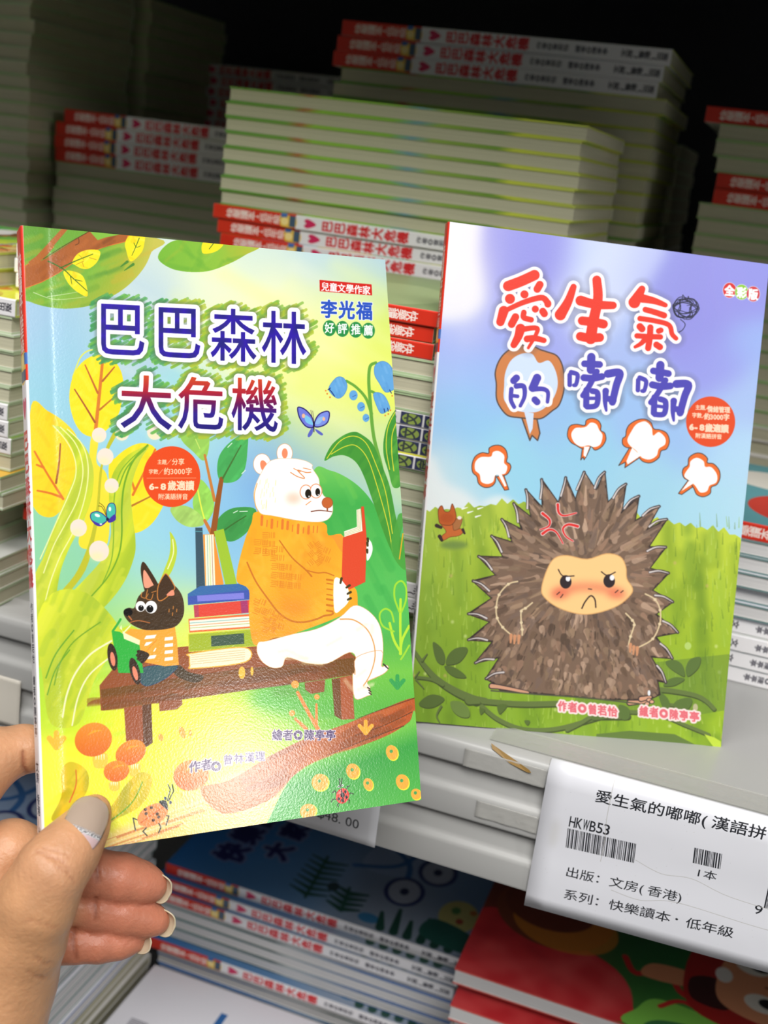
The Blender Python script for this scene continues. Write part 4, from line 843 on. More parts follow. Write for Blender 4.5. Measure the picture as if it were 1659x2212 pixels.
def cover_blue():
    c = Cv(0, 0, 138.6, 210, 3); c.field([(70,0,36,112,190),(70,40,44,118,192),(40,70,92,140,190),(110,80,84,132,186),(70,120,140,160,190),(30,160,160,172,190),(110,170,120,150,190),(70,205,104,140,180)], 30)
    for i, ch in enumerate('快樂讀本'): c.fit(ch, 22 + i * 25, 22, 42 + i * 25, 42, [(3.2, (110,130,180)), (1.2, (34,36,98))], shear=.0)
    for i, ch in enumerate('大家福'): c.fit(ch, 40 + i * 28, 50, 58 + i * 28, 68, [(3, (120,140,186)), (1, (34,36,98))])
    gn = (34,78,66)
    c.stroke([(10,96),(60,92)], gn, 2)
    for i in range(7):
        for s_ in (-1, 1): c.stroke([(14 + i * 6.5, 95), (18 + i * 6.5, 95 + s_ * 13)], gn, 4, 1.4)
    c.stroke([(8,122),(34,118)], gn, 2)
    for i in range(4):
        for s_ in (-1, 1): c.stroke([(10 + i * 6, 121), (14 + i * 6, 121 + s_ * 11)], gn, 5, 2)
    c.ell(30, 108, 5, 4, (44,64,70)); c.ell(10, 140, 5, 7, (60,130,180))
    for i in range(6): c.stroke([(4, 150 + i * 9), (20 + (i % 2) * 8, 146 + i * 10)], gn, 6, 2.5)
    c.fill([(60,120),(90,118),(120,135),(110,160),(70,165)], (150,172,205)); c.stroke([(60,112),(75,140),(110,150)], (60,110,170), 4); c.stroke([(100,118),(80,145),(50,150)], (60,110,170), 4)
    for x, y in ((48,152), (80,166)): c.ell(x, y, 15, 12, (176,186,205), line=(50,62,118), lw=3); c.ell(x, y, 4, 3, (40,50,90))
    c.ell(40, 192, 17, 13, (196,190,120)); c.ell(45, 189, 4, 3, (90,140,80)); c.ell(35, 194, 3, 2.5, (170,80,60)); c.ell(48, 200, 3, 2.4, (190,120,60))
    c.fill([(10,175),(30,178),(24,205),(6,208)], (40,96,86))
    return c.a

def cover_red():
    c = Cv(0, 0, 138.6, 210, 3); c.field([(10,20,196,40,50),(40,30,140,40,40),(70,20,110,60,40),(110,30,90,30,30),(30,90,60,120,50),(70,100,30,90,50),(110,110,40,100,50),(60,170,60,150,50),(20,170,100,190,70),(120,180,50,110,50)], 26)
    c.fill([(0,0),(62,0),(60,40),(44,84),(16,98),(0,90)], (206,50,56)); c.tone([(0,0),(62,0),(44,84),(0,90)], [(226,84,84),(170,34,44)], 3, .4, n=20, sz=20)
    c.ell(78, 42, 34, 36, (120,58,36)); c.ell(70, 50, 26, 32, (206,128,44), alpha=.8); c.ell(84, 38, 24, 28, (110,50,34)); c.ell(100, 70, 16, 10, (160,92,54))
    c.fill([(0,98),(16,100),(30,112),(24,150),(0,170)], (130,200,80)); c.fill([(0,108),(12,112),(16,140),(0,152)], (60,120,70))
    c.stroke([(58,88),(46,96),(58,112),(40,124),(46,150)], (190,40,40), 4); c.stroke([(24,112),(34,124),(26,146),(30,172)], (200,44,44), 3)
    c.fill([(46,100),(60,104),(62,128),(50,130)], (214,140,100))
    c.fill([(30,130),(60,122),(96,130),(112,160),(104,205),(40,208),(24,170)], (170,34,32)); c.fill([(40,128),(58,126),(64,140),(50,150),(38,146)], (60,24,24))
    c.fill([(42,146),(60,140),(92,148),(98,176),(84,196),(48,198),(36,172)], (224,150,110))
    for x, y in ((54,166), (86,160)): c.ell(x, y, 8, 10, (236,230,220)); c.ell(x + 1, y + 4, 4.5, 6, (24,22,24))
    c.stroke([(70,168),(70,172)], (150,90,60), 2); c.ell(70, 144, 7, 5, (238,232,226)); c.stroke([(48,184),(54,188)], (60,30,24), 2); c.stroke([(90,180),(94,184)], (60,30,24), 2)
    return c.a

def cover_back():
    c = Cv(0, 0, 138.6, 210, 3, (236, 235, 242))
    x = 18; g = np.random.default_rng(2)
    for y0, x1 in ((18, 24), (18, 24)): pass
    for i in range(22):
        w_ = [.8, 1.4, .7][i % 3]; c.fill([(30 + i * 1.6, 30), (30 + i * 1.6 + w_, 30), (30 + i * 1.6 + w_, 50), (30 + i * 1.6, 50)], (90,90,100), sm=False)
    for i in range(12): c.fill([(70 + i * 1.6, 12), (70 + i * 1.6 + .9, 12), (70 + i * 1.6 + .9, 24), (70 + i * 1.6, 24)], (130,130,140), sm=False)
    c.line('9', 28, 28, 4, [(.1, (80,80,90))])
    c.fill([(8,60),(118,60),(118,64.5),(8,64.5)], (44,104,170), sm=False); c.fill([(60,92),(76,90),(84,104),(70,108)], (120,196,214)); c.ell(60, 110, 8, 6, (150,210,224))
    c.fill([(10,150),(120,150),(120,196),(10,196)], (214,222,236), sm=False)
    return c.a

def cover_simple(bg, blobs):
    c = Cv(0, 0, 138.6, 210, 2, bg)
    for x, y, a, b, q in blobs: c.ell(x, y, a, b, q)
    return c.a

def tag_print():
    # millimetres on the tag: 120 wide, 70 high (its top edge wraps over the lip); the sheet sits a little askew
    c = Cv(0, 0, 120, 70, 13, (228, 229, 236)); ink = (34, 36, 42); k = -.052
    def L(t, x, y, s_, w_=.0, adv=None): return c.line(t, x, y, s_, [(w_, ink)], adv=adv, slope=k, asp=.86)
    L('愛生氣的嘟嘟(漢語拼音)', 20.3, 13.4, 7.0, .07)
    for i, ch in enumerate('HKWB53'): c.fit(ch, 12.2 + i * 2.8, 23.2 - i * .15, 14.6 + i * 2.8, 28.0 - i * .15, [(.05, ink)])
    def bars(x0, x1, y0, y1, seed):
        g = np.random.default_rng(seed); x = x0
        while x < x1:
            w_ = g.choice([.22, .3, .55]); d = k * (x - x0); c.fill([(x, y0 + d), (x + w_, y0 + d), (x + w_ + .6, y1 + d), (x + .6, y1 + d)], ink, sm=False); x += w_ + g.choice([.2, .32, .5])
    bars(12.0, 40, 29.0, 38.0, 1); bars(62.2, 72.8, 22.0, 29.1, 2); bars(92.0, 116, 18.5, 40.5, 3)
    L('1本', 64.6, 34.6, 5.4, 0.02); L('出版：文房(香港)', 14.3, 50.6, 6.05, .02); L('系列：快樂讀本', 15.2, 61.2, 6.3, .03); c.ell(61.6, 56.6, .55, .5, ink); L('低年級', 65.2, 58.8, 6.3, .03); L('9', 89.2, 44.2, 6.8, .02)
    for p in ([(41,35),(52,38),(64,36.5),(80,40),(110,41)], [(34,51.5),(46,52.5),(60,49),(90,50),(112,50)], [(26.5,3),(26.6,20),(27.5,30),(27.5,40)]): c.stroke(p, (186,184,180), .22)
    for i in range(60): c.ell(rng.uniform(0, 118), rng.uniform(0, 68), .12, .12, (170,170,168), alpha=.6)
    c.ell(7, 33, 1.6, 7, (212,211,210), blur=1.2, alpha=.7)
    return c.a
def tag_print2():
    c = Cv(0, 0, 60, 40, 10, (226, 227, 232)); c.line('HK$48.00', 25.0, 33.0, 6.6, [(.0, (60,62,66))], adv=.9); c.line('1本', 8, 32, 6, [(0, (60,62,66))])
    return c.a

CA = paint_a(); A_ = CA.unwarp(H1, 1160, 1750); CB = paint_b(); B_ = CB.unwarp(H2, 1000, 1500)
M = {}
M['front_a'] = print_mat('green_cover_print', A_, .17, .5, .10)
M['front_b'] = print_mat('blue_cover_print', B_, .34, .4, .08)
M['spine_a'] = print_mat('red_white_spine_print', spine('t', '巴巴森林大危機'), .3)
M['spine_b'] = print_mat('red_white_spine_print_b', spine('t', '愛生氣的嘟嘟'), .3)
M['spine_c'] = print_mat('navy_boxed_spine_print', spine('boxes'), .35)
M['front_l'] = print_mat('blue_cover_art', cover_blue(), .35); M['front_r'] = print_mat('red_green_cover_art', cover_red()[::-1, ::-1], .3)
M['front_w'] = print_mat('white_back_cover_art', cover_back(), .35)
M['front_y'] = print_mat('yellow_cover_art', cover_simple((236,186,72), [(30,20,30,20,(244,222,120)),(90,40,26,30,(226,120,60)),(60,120,40,50,(120,180,90)),(30,190,30,20,(200,220,120))]), .4)
M['front_g'] = print_mat('teal_cover_art', cover_simple((96,160,170), [(40,40,30,26,(210,60,50)),(100,30,22,30,(230,225,215)),(30,110,24,30,(226,226,230)),(90,120,34,30,(60,110,140)),(70,180,40,20,(200,90,70)),(20,60,14,10,(240,200,170))]), .4)
M['back'] = mat('pale_back_cover', (206, 208, 204), .4)
M['inner'] = mat('white_card', (232, 230, 226), .6)

def edge_mat(name, stops):
    m = mat(name, (120,160,70), .6); tc = node(m, 'ShaderNodeTexCoord'); sx = node(m, 'ShaderNodeSeparateXYZ'); mp = node(m, 'ShaderNodeMapRange'); cr = node(m, 'ShaderNodeValToRGB'); ob = node(m, 'ShaderNodeObjectInfo'); ad = node(m, 'ShaderNodeMath', operation='MULTIPLY_ADD')
    lk(m, tc.outputs['Object'], sx.inputs[0]); lk(m, sx.outputs[0], mp.inputs[0]); mp.inputs[1].default_value = -.105; mp.inputs[2].default_value = .105
    lk(m, ob.outputs['Random'], ad.inputs[0]); ad.inputs[1].default_value = .02; lk(m, mp.outputs[0], ad.inputs[2]); lk(m, ad.outputs[0], cr.inputs[0])
    e = cr.color_ramp.elements; e[0].position = stops[0][0]; e[0].color = (*c8(stops[0][1]), 1); e[1].position = stops[-1][0]; e[1].color = (*c8(stops[-1][1]), 1)
    for p, q in stops[1:-1]: n_ = e.new(p); n_.color = (*c8(q), 1)
    lk(m, cr.outputs[0], bsdf(m).inputs['Base Color']); return m
M['edge_a'] = edge_mat('cover_edge_green', [(0,(108,160,70)),(.2,(120,168,70)),(.24,(178,110,70)),(.28,(150,200,70)),(.5,(140,190,72)),(.56,(120,160,170)),(.62,(150,180,80)),(.8,(120,160,60)),(.84,(205,215,70)),(1,(190,200,90))])
M['edge_b'] = edge_mat('cover_edge_pale', [(0,(170,196,140)),(.5,(140,190,110)),(1,(190,205,170))])
M['edge_l'] = edge_mat('cover_edge_blue', [(0,(120,150,150)),(.4,(60,90,90)),(.45,(170,180,180)),(.7,(70,110,160)),(1,(60,110,180))])
M['edge_r'] = edge_mat('cover_edge_red', [(0,(170,40,48)),(1,(220,90,80))])

def page_mat(name, a, b, sc=1.):
    m = mat(name, a, .85, .2); tc = node(m, 'ShaderNodeTexCoord'); mp = node(m, 'ShaderNodeMapping'); nz = node(m, 'ShaderNodeTexNoise'); mx = node(m, 'ShaderNodeMix', data_type='RGBA'); ob = node(m, 'ShaderNodeObjectInfo'); bp = node(m, 'ShaderNodeBump')
    mp.inputs['Scale'].default_value = (3, 3, 2600 * sc); nz.inputs['Scale'].default_value = 1; nz.inputs['Detail'].default_value = 3
    lk(m, tc.outputs['Object'], mp.inputs[0]); lk(m, ob.outputs['Random'], mp.inputs[1]); lk(m, mp.outputs[0], nz.inputs[0]); lk(m, nz.outputs[0], mx.inputs[0])
    mx.inputs[6].default_value = (*c8(a), 1); mx.inputs[7].default_value = (*c8(b), 1); lk(m, mx.outputs[2], bsdf(m).inputs['Base Color'])
    bp.inputs['Strength'].default_value = .5; bp.inputs['Distance'].default_value = .0002; lk(m, nz.outputs[0], bp.inputs['Height']); lk(m, bp.outputs[0], bsdf(m).inputs['Normal']); return m
M['pages'] = page_mat('page_edges', (214, 210, 184), (168, 166, 140))
M['pages_w'] = page_mat('page_edges_white', (228, 226, 224), (188, 188, 190))

# ------------------------------------------------------------------ shelving
steel = mat('light_grey_painted_metal', (176, 176, 174), .34, .5); nz = noise_bump(steel, 60, .06, .0006)
dark = mat('dark_back_panel', (38, 38, 46), .6)
def extrude_profile(name, pts, x0, x1, m, kind='structure', closed=True):
    v = [(x0, y, z) for y, z in pts] + [(x1, y, z) for y, z in pts]; n = len(pts)
    f = [(i, (i + 1) % n, n + (i + 1) % n, n + i) for i in range(n)] + [tuple(range(n - 1, -1, -1)), tuple(range(n, 2 * n))]
    o = link(name, mesh(name, v, f, [m])); o['kind'] = kind
    md = o.modifiers.new('bevel', 'BEVEL'); md.width = .0012; md.segments = 3; md.limit_method = 'ANGLE'; md.angle_limit = math.radians(25)
    o.data.shade_smooth(); return o
LIP = .432
prof = [(1.2, 0), (.4535, 0), (.4505, .0006), (.4475, -.0004), (.4375, -.0005), (.4335, -.0016), (LIP, -.0040), (LIP, -.0122), (.4352, -.0128), (.4352, -.0148), (.4345, -.0225), (LIP, -.0252),
        (LIP, -.0368), (.4352, -.0374), (.4352, -.0395), (.4345, -.0470), (LIP, -.0497), (LIP, -.0622), (.436, -.0634), (.452, -.0634), (.452, -.05), (1.2, -.05)]
extrude_profile('shelf', prof, -1.4, 1.1, steel)
extrude_profile('shelf', [(y, z + .47) for y, z in prof], -1.4, 1.1, steel)
extrude_profile('shelf', [(1.2, -.44), (.30, -.44), (.30, -.50), (1.2, -.50)], -1.4, 1.1, steel)
o = link('wall_back', mesh('wall_back', [(-1.4, 1.2, -.5), (1.1, 1.2, -.5), (1.1, 1.2, .55), (-1.4, 1.2, .55), (-1.4, 1.23, -.5), (1.1, 1.23, -.5), (1.1, 1.23, .55), (-1.4, 1.23, .55)],
    [(0, 1, 2, 3), (7, 6, 5, 4), (0, 4, 5, 1), (1, 5, 6, 2), (2, 6, 7, 3), (3, 7, 4, 0)], [dark])); o['kind'] = 'structure'
for x in (-1.4, 1.08):
    o = link('trim_upright', mesh('trim_upright', [(x + a, .45 + b * .78, -.5 + c_ * 1.05) for a in (0, .02) for b in (0, 1) for c_ in (0, 1)], [(0,1,3,2),(4,6,7,5),(0,4,5,1),(2,3,7,6),(0,2,6,4),(1,5,7,3)], [steel])); o['kind'] = 'structure'

# ------------------------------------------------------------------ books lying in piles
WB, DB = .21, .1386
def book_meshes(T, mats, W=WB, D=DB, t=.0010):
    """cover folded round the page block; spine at y=-D/2, head at x=-W/2, front cover up, centred"""
    a, b, h = W / 2, D / 2, T / 2; r = .0006
    pr = [(b, h), (-b + r, h), (-b, h - r), (-b, -h + r), (-b + r, -h), (b, -h), (b, -h + t), (-b + t, -h + t), (-b + t, h - t), (b, h - t)]
    n = len(pr); V = [(x, y, z) for x in (-a, a) for y, z in pr]; Fc, fm, uv = [], [], []
    for i in range(n):
        j = (i + 1) % n; q = (i, n + i, n + j, j)
        if i == 0: mi, u = 0, [(1, 1), (1, 0), (0, 0), (0, 1)]
        elif i in (1, 2, 3):
            u0 = lambda y, z: (z + h) / (2 * h)
            mi, u = 1, [(u0(*pr[i]), 1), (u0(*pr[i]), 0), (u0(*pr[j]), 0), (u0(*pr[j]), 1)]
        elif i == 4: mi, u = 2, [(0, 1), (0, 0), (1, 0), (1, 1)]
        elif i in (5, 9): mi, u = 3, [(0, 0)] * 4
        else: mi, u = 4, [(0, 0)] * 4
        Fc.append(q); fm.append(mi); uv.append(u)
    for o_, s_ in ((0, 1), (n, -1)):
        for q in ((0, 1, 8, 9), (1, 2, 8), (2, 3, 7, 8), (3, 4, 7), (4, 5, 6, 7)):
            q = tuple(o_ + x for x in q); Fc.append(q if s_ > 0 else q[::-1]); fm.append(3); uv.append([(0, 0)] * len(q))
    cov = mesh('cover', V, Fc, mats[:5], fm, uv)
    g, e = .0006, .00005; pa, pz = a - .0004, h - t - e; ys = (-b + t + e, b - g)
    V = [(x, y, z) for x in (-pa, pa) for y in ys for z in (-pz, pz)]
    pg = mesh('pages', V, [(0,1,3,2),(4,6,7,5),(0,4,5,1),(2,3,7,6),(0,2,6,4),(1,5,7,3)], [mats[5]])
    return cov, pg

KIND = {}
M['front_p'] = print_mat('soft_green_cover_art', cover_simple((140,160,110), [(40,40,50,30,(160,178,126)),(100,150,40,50,(120,144,92)),(30,170,40,30,(160,172,130))]), .4)
def kind(key, T, spine_, front, edge, pages='pages', back='back', W=WB, D=DB):
    KIND[key] = (T, book_meshes(T, [M[front], M[spine_], M[back], M[edge], M['inner'], M[pages]], W, D))
kind('a', .0083, 'spine_a', 'front_a', 'edge_a'); kind('b', .0081, 'spine_b', 'front_b', 'edge_b'); kind('b2', .0070, 'spine_b', 'front_p', 'edge_b', back='front_p'); kind('a2', .0078, 'spine_a', 'front_a', 'edge_b'); kind('c', .0063, 'spine_c', 'front_a', 'edge_b')
kind('d', .0098, 'spine_a', 'front_a', 'edge_a', W=.221, D=.146); kind('e', .0098, 'spine_a', 'front_a', 'edge_b')
kind('l', .0079, 'spine_a', 'front_l', 'edge_l', 'pages_w', 'front_w'); kind('r', .0100, 'spine_b', 'front_r', 'edge_r', 'pages_w')
kind('y', .0083, 'spine_b', 'front_y', 'edge_b'); kind('g', .0085, 'spine_b', 'front_g', 'edge_l', 'pages_w'); kind('w', .0083, 'spine_a', 'front_w', 'edge_l', 'pages_w', 'front_w')

ORD = 'first second third fourth fifth sixth seventh eighth ninth tenth eleventh twelfth thirteenth fourteenth fifteenth sixteenth seventeenth eighteenth nineteenth'.split()
TENS = {2: 'twent', 3: 'thirt', 4: 'fort'}
def ordn(i):
    if i < 20: return ORD[i - 1]
    return TENS[i // 10] + 'ieth' if i % 10 == 0 else TENS[i // 10] + 'y-' + ORD[i % 10 - 1]
LOOK = {'s': 'paperback, spine outward', 'S': 'paperback, upside-down spine outward', 'f': 'paperback, page edges outward', 'F': 'paperback, page edges outward'}
REST = {'v': [], 'f': [], 'm': [], 'mats': [], 'n': 0}
def pile(desc, group, cx, yf, z0, rows, rot=0., jit=.0012, seed=0, vis=99, first=None):
    """rows from the top: (way, kind, count[, dx, dy]); yf = y of the front face, cx = x of the middle"""
    g = np.random.default_rng(seed); items = []
    for r_ in rows: items += [r_] * r_[2]
    z = z0 + sum(KIND[i[1]][0] for i in items); N = len(items)
    for i, it in enumerate(items):
        T, (cv, pg) = KIND[it[1]]; z -= T; D = max(v.co.y for v in cv.vertices) * 2
        dx, dy = (it[3], it[4]) if len(it) > 3 else (0, 0)
        pos = (cx + dx + g.normal(0, jit), yf + D / 2 + dy + g.normal(0, jit * .6), z); rz = rot + g.normal(0, .003)
        E = {'s': (0, 0, 0), 'S': (0, math.pi, 0), 'f': (0, 0, math.pi), 'F': (math.pi, 0, 0)}[it[0]]
        if i >= vis:                   # the unseen rest of a pile goes into one joined object
            mw = Matrix.Translation(pos) @ Matrix.Rotation(rz, 4, 'Z') @ Matrix.Translation((0, 0, T / 2)) @ Euler(E).to_matrix().to_4x4()
            for me in (cv, pg):
                REST['v'] += [mw @ v_.co for v_ in me.vertices]
                for m_ in me.materials:
                    if m_ not in REST['mats']: REST['mats'].append(m_)
                for p_ in me.polygons: REST['f'].append([x + REST['n'] for x in p_.vertices]); REST['m'].append(REST['mats'].index(M['pages'] if me is pg else M['inner']) if M['inner'] in REST['mats'] and M['pages'] in REST['mats'] else 0)
                REST['n'] += len(me.vertices)
            continue
        r = empty('paperback_book', pos); r.rotation_euler = (0, 0, rz)
        look = LOOK[it[0]]
        lab = f"{look}, {ordn(i + 1)} from top of the {desc}" if i else f"{look}, topmost on the {desc}"
        if i == 0 and first: lab = first
        tag(r, lab, 'book', group)
        for nm, me in (('cover', cv), ('pages', pg)):
            o = link(nm, me, r); o.rotation_euler = E; o.location = (0, 0, T / 2)

gap = 1e-4
pile('tall centre pile', 'paperbacks piled in the centre', -.2205, .64, 0, [('F','a',8),('s','a',4),('F','b',3),('s','a',2),('F','a',14)], seed=1, vis=15, first='green-edged paperback lying topmost on the tall centre pile')
pile('low pile between the two covers', 'paperbacks piled between the two displayed books', -.2170, .473, 0,
     [('S','b2',3,-.023,0),('F','a2',3,0,0),('s','c',4,0,0),('F','a2',6,0,0),('s','b2',2,-.004,-.014),('f','a2',2,0,0),('s','b2',1,-.004,-.012),('f','a2',2,0,0)], seed=2, jit=.0006, first='red-spined paperback topmost between the two covers')
pile('dim tall pile behind the centre', 'paperbacks piled behind the centre', -.209, .785, 0, [('s','d',3),('F','d',8),('f','d',5),('s','d',3,.004,-.002),('F','d',13)], seed=3, vis=14)
pile('dim left pile', 'paperbacks piled at the dim left', -.446, .80, 0, [('s','e',1,.008,0),('s','e',3),('F','e',6),('f','e',1,-.008,0),('s','e',1,.006,0),('s','e',2,-.004,0),('F','e',10)], seed=4, vis=12)
pile('darkest rear pile', 'paperbacks in the darkest rear pile', -.506, 1.045, 0, [('s','e',30)], seed=5, vis=8)
pile('far left dark pile', 'paperbacks in the far left dark pile', -.6635, .775, 0, [('F','e',9),('f','e',12),('F','e',1,.004,-.002),('f','e',13)], rot=.0, seed=6, vis=24)
pile('far left second pile', 'paperbacks in the pile behind the far left', -.657, .93, 0, [('f','e',34)], rot=.0, seed=16, vis=13)
pile('shadowed pile behind the right', 'paperbacks in the shadowed pile behind', -.200, .94, 0, [('F','e',27)], seed=7, vis=8)
pile('rear right pile', 'paperbacks in the rear right pile', .042, .80, 0, [('s','e',1,-.005,0),('F','e',3,.003,0),('s','e',2,.006,0),('F','e',23,.0,0)], seed=8, vis=20)
pile('right pile beside the standing book', 'paperbacks piled at the right', .092, .565, 0, [('s','g',1,.004,0),('F','l',5),('S','g',4,-.004,0)], seed=9, first='teal-covered paperback topmost on the right pile beside the standing book')
pile('lower left pile', 'paperbacks piled at the lower left', -.4285, .438, 0, [('f','y',1),('F','b',1),('s','b',3,-.013,-.001),('F','b',3)], seed=10, jit=.0007, first='yellow-covered paperback topmost on the lower left pile')
pile('upper left pile', 'paperbacks stacked on the lower left pile', -.4310, .446, 8 * .0083 - .0010, [('s','a',2,-.026,0),('s','a',1),('F','b',5),('s','b',3),('F','b',1)], seed=11, jit=.0008)
# lower shelf
pile('blue-covered pile below the shelf', 'paperbacks in the blue-covered pile', -.203, .60, -.44, [('s','l',1),('s','l',2,-.004,-.006),('F','l',4),('s','l',1,-.004,-.006),('f','l',18)], seed=12, vis=12, first='blue-covered paperback topmost below the grey shelf edge')
pile('white pile below the hand', 'paperbacks in the white pile below the hand', -.2010, .452, -.44, [('s','w',1),('F','l',16)], seed=13, vis=6, first='white paperback with barcode lying face down below the hand')
pile('side-on pile behind the fingers', 'paperbacks in the side-on pile behind the fingers', -.4195, .46, -.44, [('s','l',1),('f','w',12),('F','w',19)], seed=14, vis=14, first='dark-looking paperback topmost on the side-on pile behind the fingers')
pile('red-covered pile at the bottom right', 'paperbacks in the red-covered pile', .0105, .548, -.44, [('f','r',1),('f','r',1,.030,.012),('f','r',1,.002,-.007),('f','r',21)], seed=15, vis=4, first='red and green paperback topmost on the bottom right pile')

tag(link('piled_books', mesh('piled_books', REST['v'], REST['f'], REST['mats'], REST['m'])), 'paperbacks hidden low in the piles behind the front rows', 'books', None, 'stuff')
# ------------------------------------------------------------------ the held book and the standing book
def display_book(name, W, T, mats, label, curl=0., spine_lean=0.):
    """W: corners of the front cover (head-spine, head-edge, foot-edge, foot-spine)"""
    n = np.cross(W[3] - W[0], W[1] - W[0]); n /= np.linalg.norm(n)
    if n @ (CAM - W[0]) < 0: n = -n
    nu, nv = 30, 24; t = .0005
    ex = (W[1] - W[0]); ex /= np.linalg.norm(ex)
    us = np.unique(np.concatenate([np.linspace(0, 1, nu), [.048, .055, .062]])); nu = len(us); vs = np.linspace(0, 1, nv)
    def P(u, v): return (W[0] * (1 - u) + W[1] * u) * (1 - v) + (W[3] * (1 - u) + W[2] * u) * v
    V, Fc, fm, uv = [], [], [], []
    def lift(u, v):
        d = -.00012 * math.exp(-((u - .055) / .008) ** 2)
        d += curl * max(0, u - .75) ** 2 * max(0, v - .6) ** 2 * 100
        return d
    for sgn in (0, 1):                                         # outer skin then inner skin of the front board
        for v in vs:
            for u in us: V.append(P(u, v) + n * (lift(u, v) - t * sgn))
    N = nu * nv; idx = lambda s_, j, i: s_ * N + j * nu + i
    for j in range(nv - 1):
        for i in range(nu - 1):
            Fc.append((idx(0, j, i), idx(0, j + 1, i), idx(0, j + 1, i + 1), idx(0, j, i + 1))); fm.append(0)
            uv.append([(us[i], 1 - vs[j]), (us[i], 1 - vs[j + 1]), (us[i + 1], 1 - vs[j + 1]), (us[i + 1], 1 - vs[j])])
            Fc.append((idx(1, j, i), idx(1, j, i + 1), idx(1, j + 1, i + 1), idx(1, j + 1, i))); fm.append(4); uv.append([(0, 0)] * 4)
    for i in range(nu - 1):
        Fc.append((idx(0, 0, i), idx(0, 0, i + 1), idx(1, 0, i + 1), idx(1, 0, i))); fm.append(3); uv.append([(0, 0)] * 4)
        Fc.append((idx(0, nv - 1, i + 1), idx(0, nv - 1, i), idx(1, nv - 1, i), idx(1, nv - 1, i + 1))); fm.append(3); uv.append([(0, 0)] * 4)
    for j in range(nv - 1):
        Fc.append((idx(0, j, nu - 1), idx(0, j + 1, nu - 1), idx(1, j + 1, nu - 1), idx(1, j, nu - 1))); fm.append(3); uv.append([(0, 0)] * 4)
    # rounded spine, then back board
    prof = [(0, 0)] + [(-.0009 * math.sin(a), -.0009 * (1 - math.cos(a))) for a in (.5, 1.0, 1.57)] + [(-.0009 - spine_lean * .5, -T / 2), (-.0009 - spine_lean, -T + .0009), (-.0004 - spine_lean, -T + .0003), (-spine_lean, -T)]
    b0 = len(V); m = len(prof)
    for v in vs:
        for a, d in prof: V.append(P(0, v) + ex * a + n * d)
    dl = [0]
    for k in range(1, m): dl.append(dl[-1] + math.dist(prof[k], prof[k - 1]))
    for j in range(nv - 1):
        for k in range(m - 1):
            q = b0 + j * m + k
            Fc.append((q, q + 1, q + m + 1, q + m)); fm.append(1)
            u0, u1 = 1 - dl[k] / dl[-1], 1 - dl[k + 1] / dl[-1]
            uv.append([(u0, 1 - vs[j]), (u1, 1 - vs[j]), (u1, 1 - vs[j + 1]), (u0, 1 - vs[j + 1])])
    b1 = len(V)
    for d in (-T, -T + t):
        for u, v in ((0, 0), (1, 0), (1, 1), (0, 1)): V.append(P(u, v) + n * d - ex * (spine_lean if u == 0 else 0))
    for q in ((0, 1, 2, 3), (7, 6, 5, 4), (0, 4, 5, 1), (1, 5, 6, 2), (2, 6, 7, 3), (3, 7, 4, 0)): Fc.append(tuple(b1 + x for x in q)); fm.append(2 if q == (0, 1, 2, 3) else 3); uv.append([(0, 0)] * 4)
    base = (W[2] + W[3]) / 2; r = empty(name, base); tag(r, label, 'book')
    me = mesh('cover', np.array(V) - base, Fc, mats[:5], fm, uv); me.shade_smooth(); me.set_sharp_from_angle(angle=math.radians(30)); link('cover', me, r)
    V = []
    for d in (-t - .0001, -T + t + .0001):
        for u, v in ((.006, .002), (.995, .002), (.995, .998), (.006, .998)): V.append(P(u, v) + n * d - base)
    link('pages', mesh('pages', V, [(0, 3, 2, 1), (4, 5, 6, 7), (0, 1, 5, 4), (1, 2, 6, 5), (2, 3, 7, 6), (3, 0, 4, 7)], [mats[5]]), r)
    return n, r
N1, held = display_book('storybook', W1, .0078, [M['front_a'], M['spine_a'], M['back'], M['inner'], M['inner'], M['pages_w']], 'glossy green and yellow storybook of a white bear on a bench, held by the hand')
N2, stand = display_book('storybook', W2, .0078, [M['front_b'], M['spine_b'], M['back'], M['inner'], M['inner'], M['pages_w']], 'blue and green storybook with a prickly brown animal, standing on the grey shelf', curl=.0012)

# ------------------------------------------------------------------ shelf labels
def wrap_tag(name, x0, x1, ztop, zbot, m, label, lift=.0007, over=True, tilt=0., wav=0.):
    pts = []
    if over: pts += [(.4362, .0003), (.4352, .0001), (.4333, -.0010)]
    zz = np.linspace(-.0035 if over else ztop, zbot, 12)
    pts += [(LIP - lift - .0004 * math.sin((z) * 90) ** 2 * (1 if wav == 0 else wav), z) for z in zz]
    s_ = [0]
    for a, b in zip(pts, pts[1:]): s_.append(s_[-1] + math.dist(a, b))
    tot = s_[-1]; V, Fc, uv = [], [], []; nx = 14; n = len(pts)
    for i in range(nx + 1):
        x = x0 + (x1 - x0) * i / nx
        for k, (y, z) in enumerate(pts): V.append((x, y - wav * .0003 * math.sin(i * 1.1) * (k / n), z + tilt * (x - x0) * max(0, (k - 3) / n)))
    for i in range(nx):
        for k in range(n - 1):
            a = i * n + k; Fc.append((a, a + 1, a + n + 1, a + n))
            u0, u1 = i / nx, (i + 1) / nx; v0, v1 = 1 - s_[k] / tot, 1 - s_[k + 1] / tot; uv.append([(u0, v0), (u0, v1), (u1, v1), (u1, v0)])
    o = link(name, mesh(name, V, Fc, [m], None, uv, True)); md = o.modifiers.new('s', 'SOLIDIFY'); md.thickness = .00025; md.offset = 1
    tag(o, label, 'label'); return o
tagm = print_mat('paper_tag_print', tag_print(), .42); noise_bump(tagm, 35, .25, .0012)
wrap_tag('price_tag', -.0508, .0692, 0, -.0680, tagm, 'white paper label with printed title and barcodes, taped to the right shelf edge', tilt=.05)
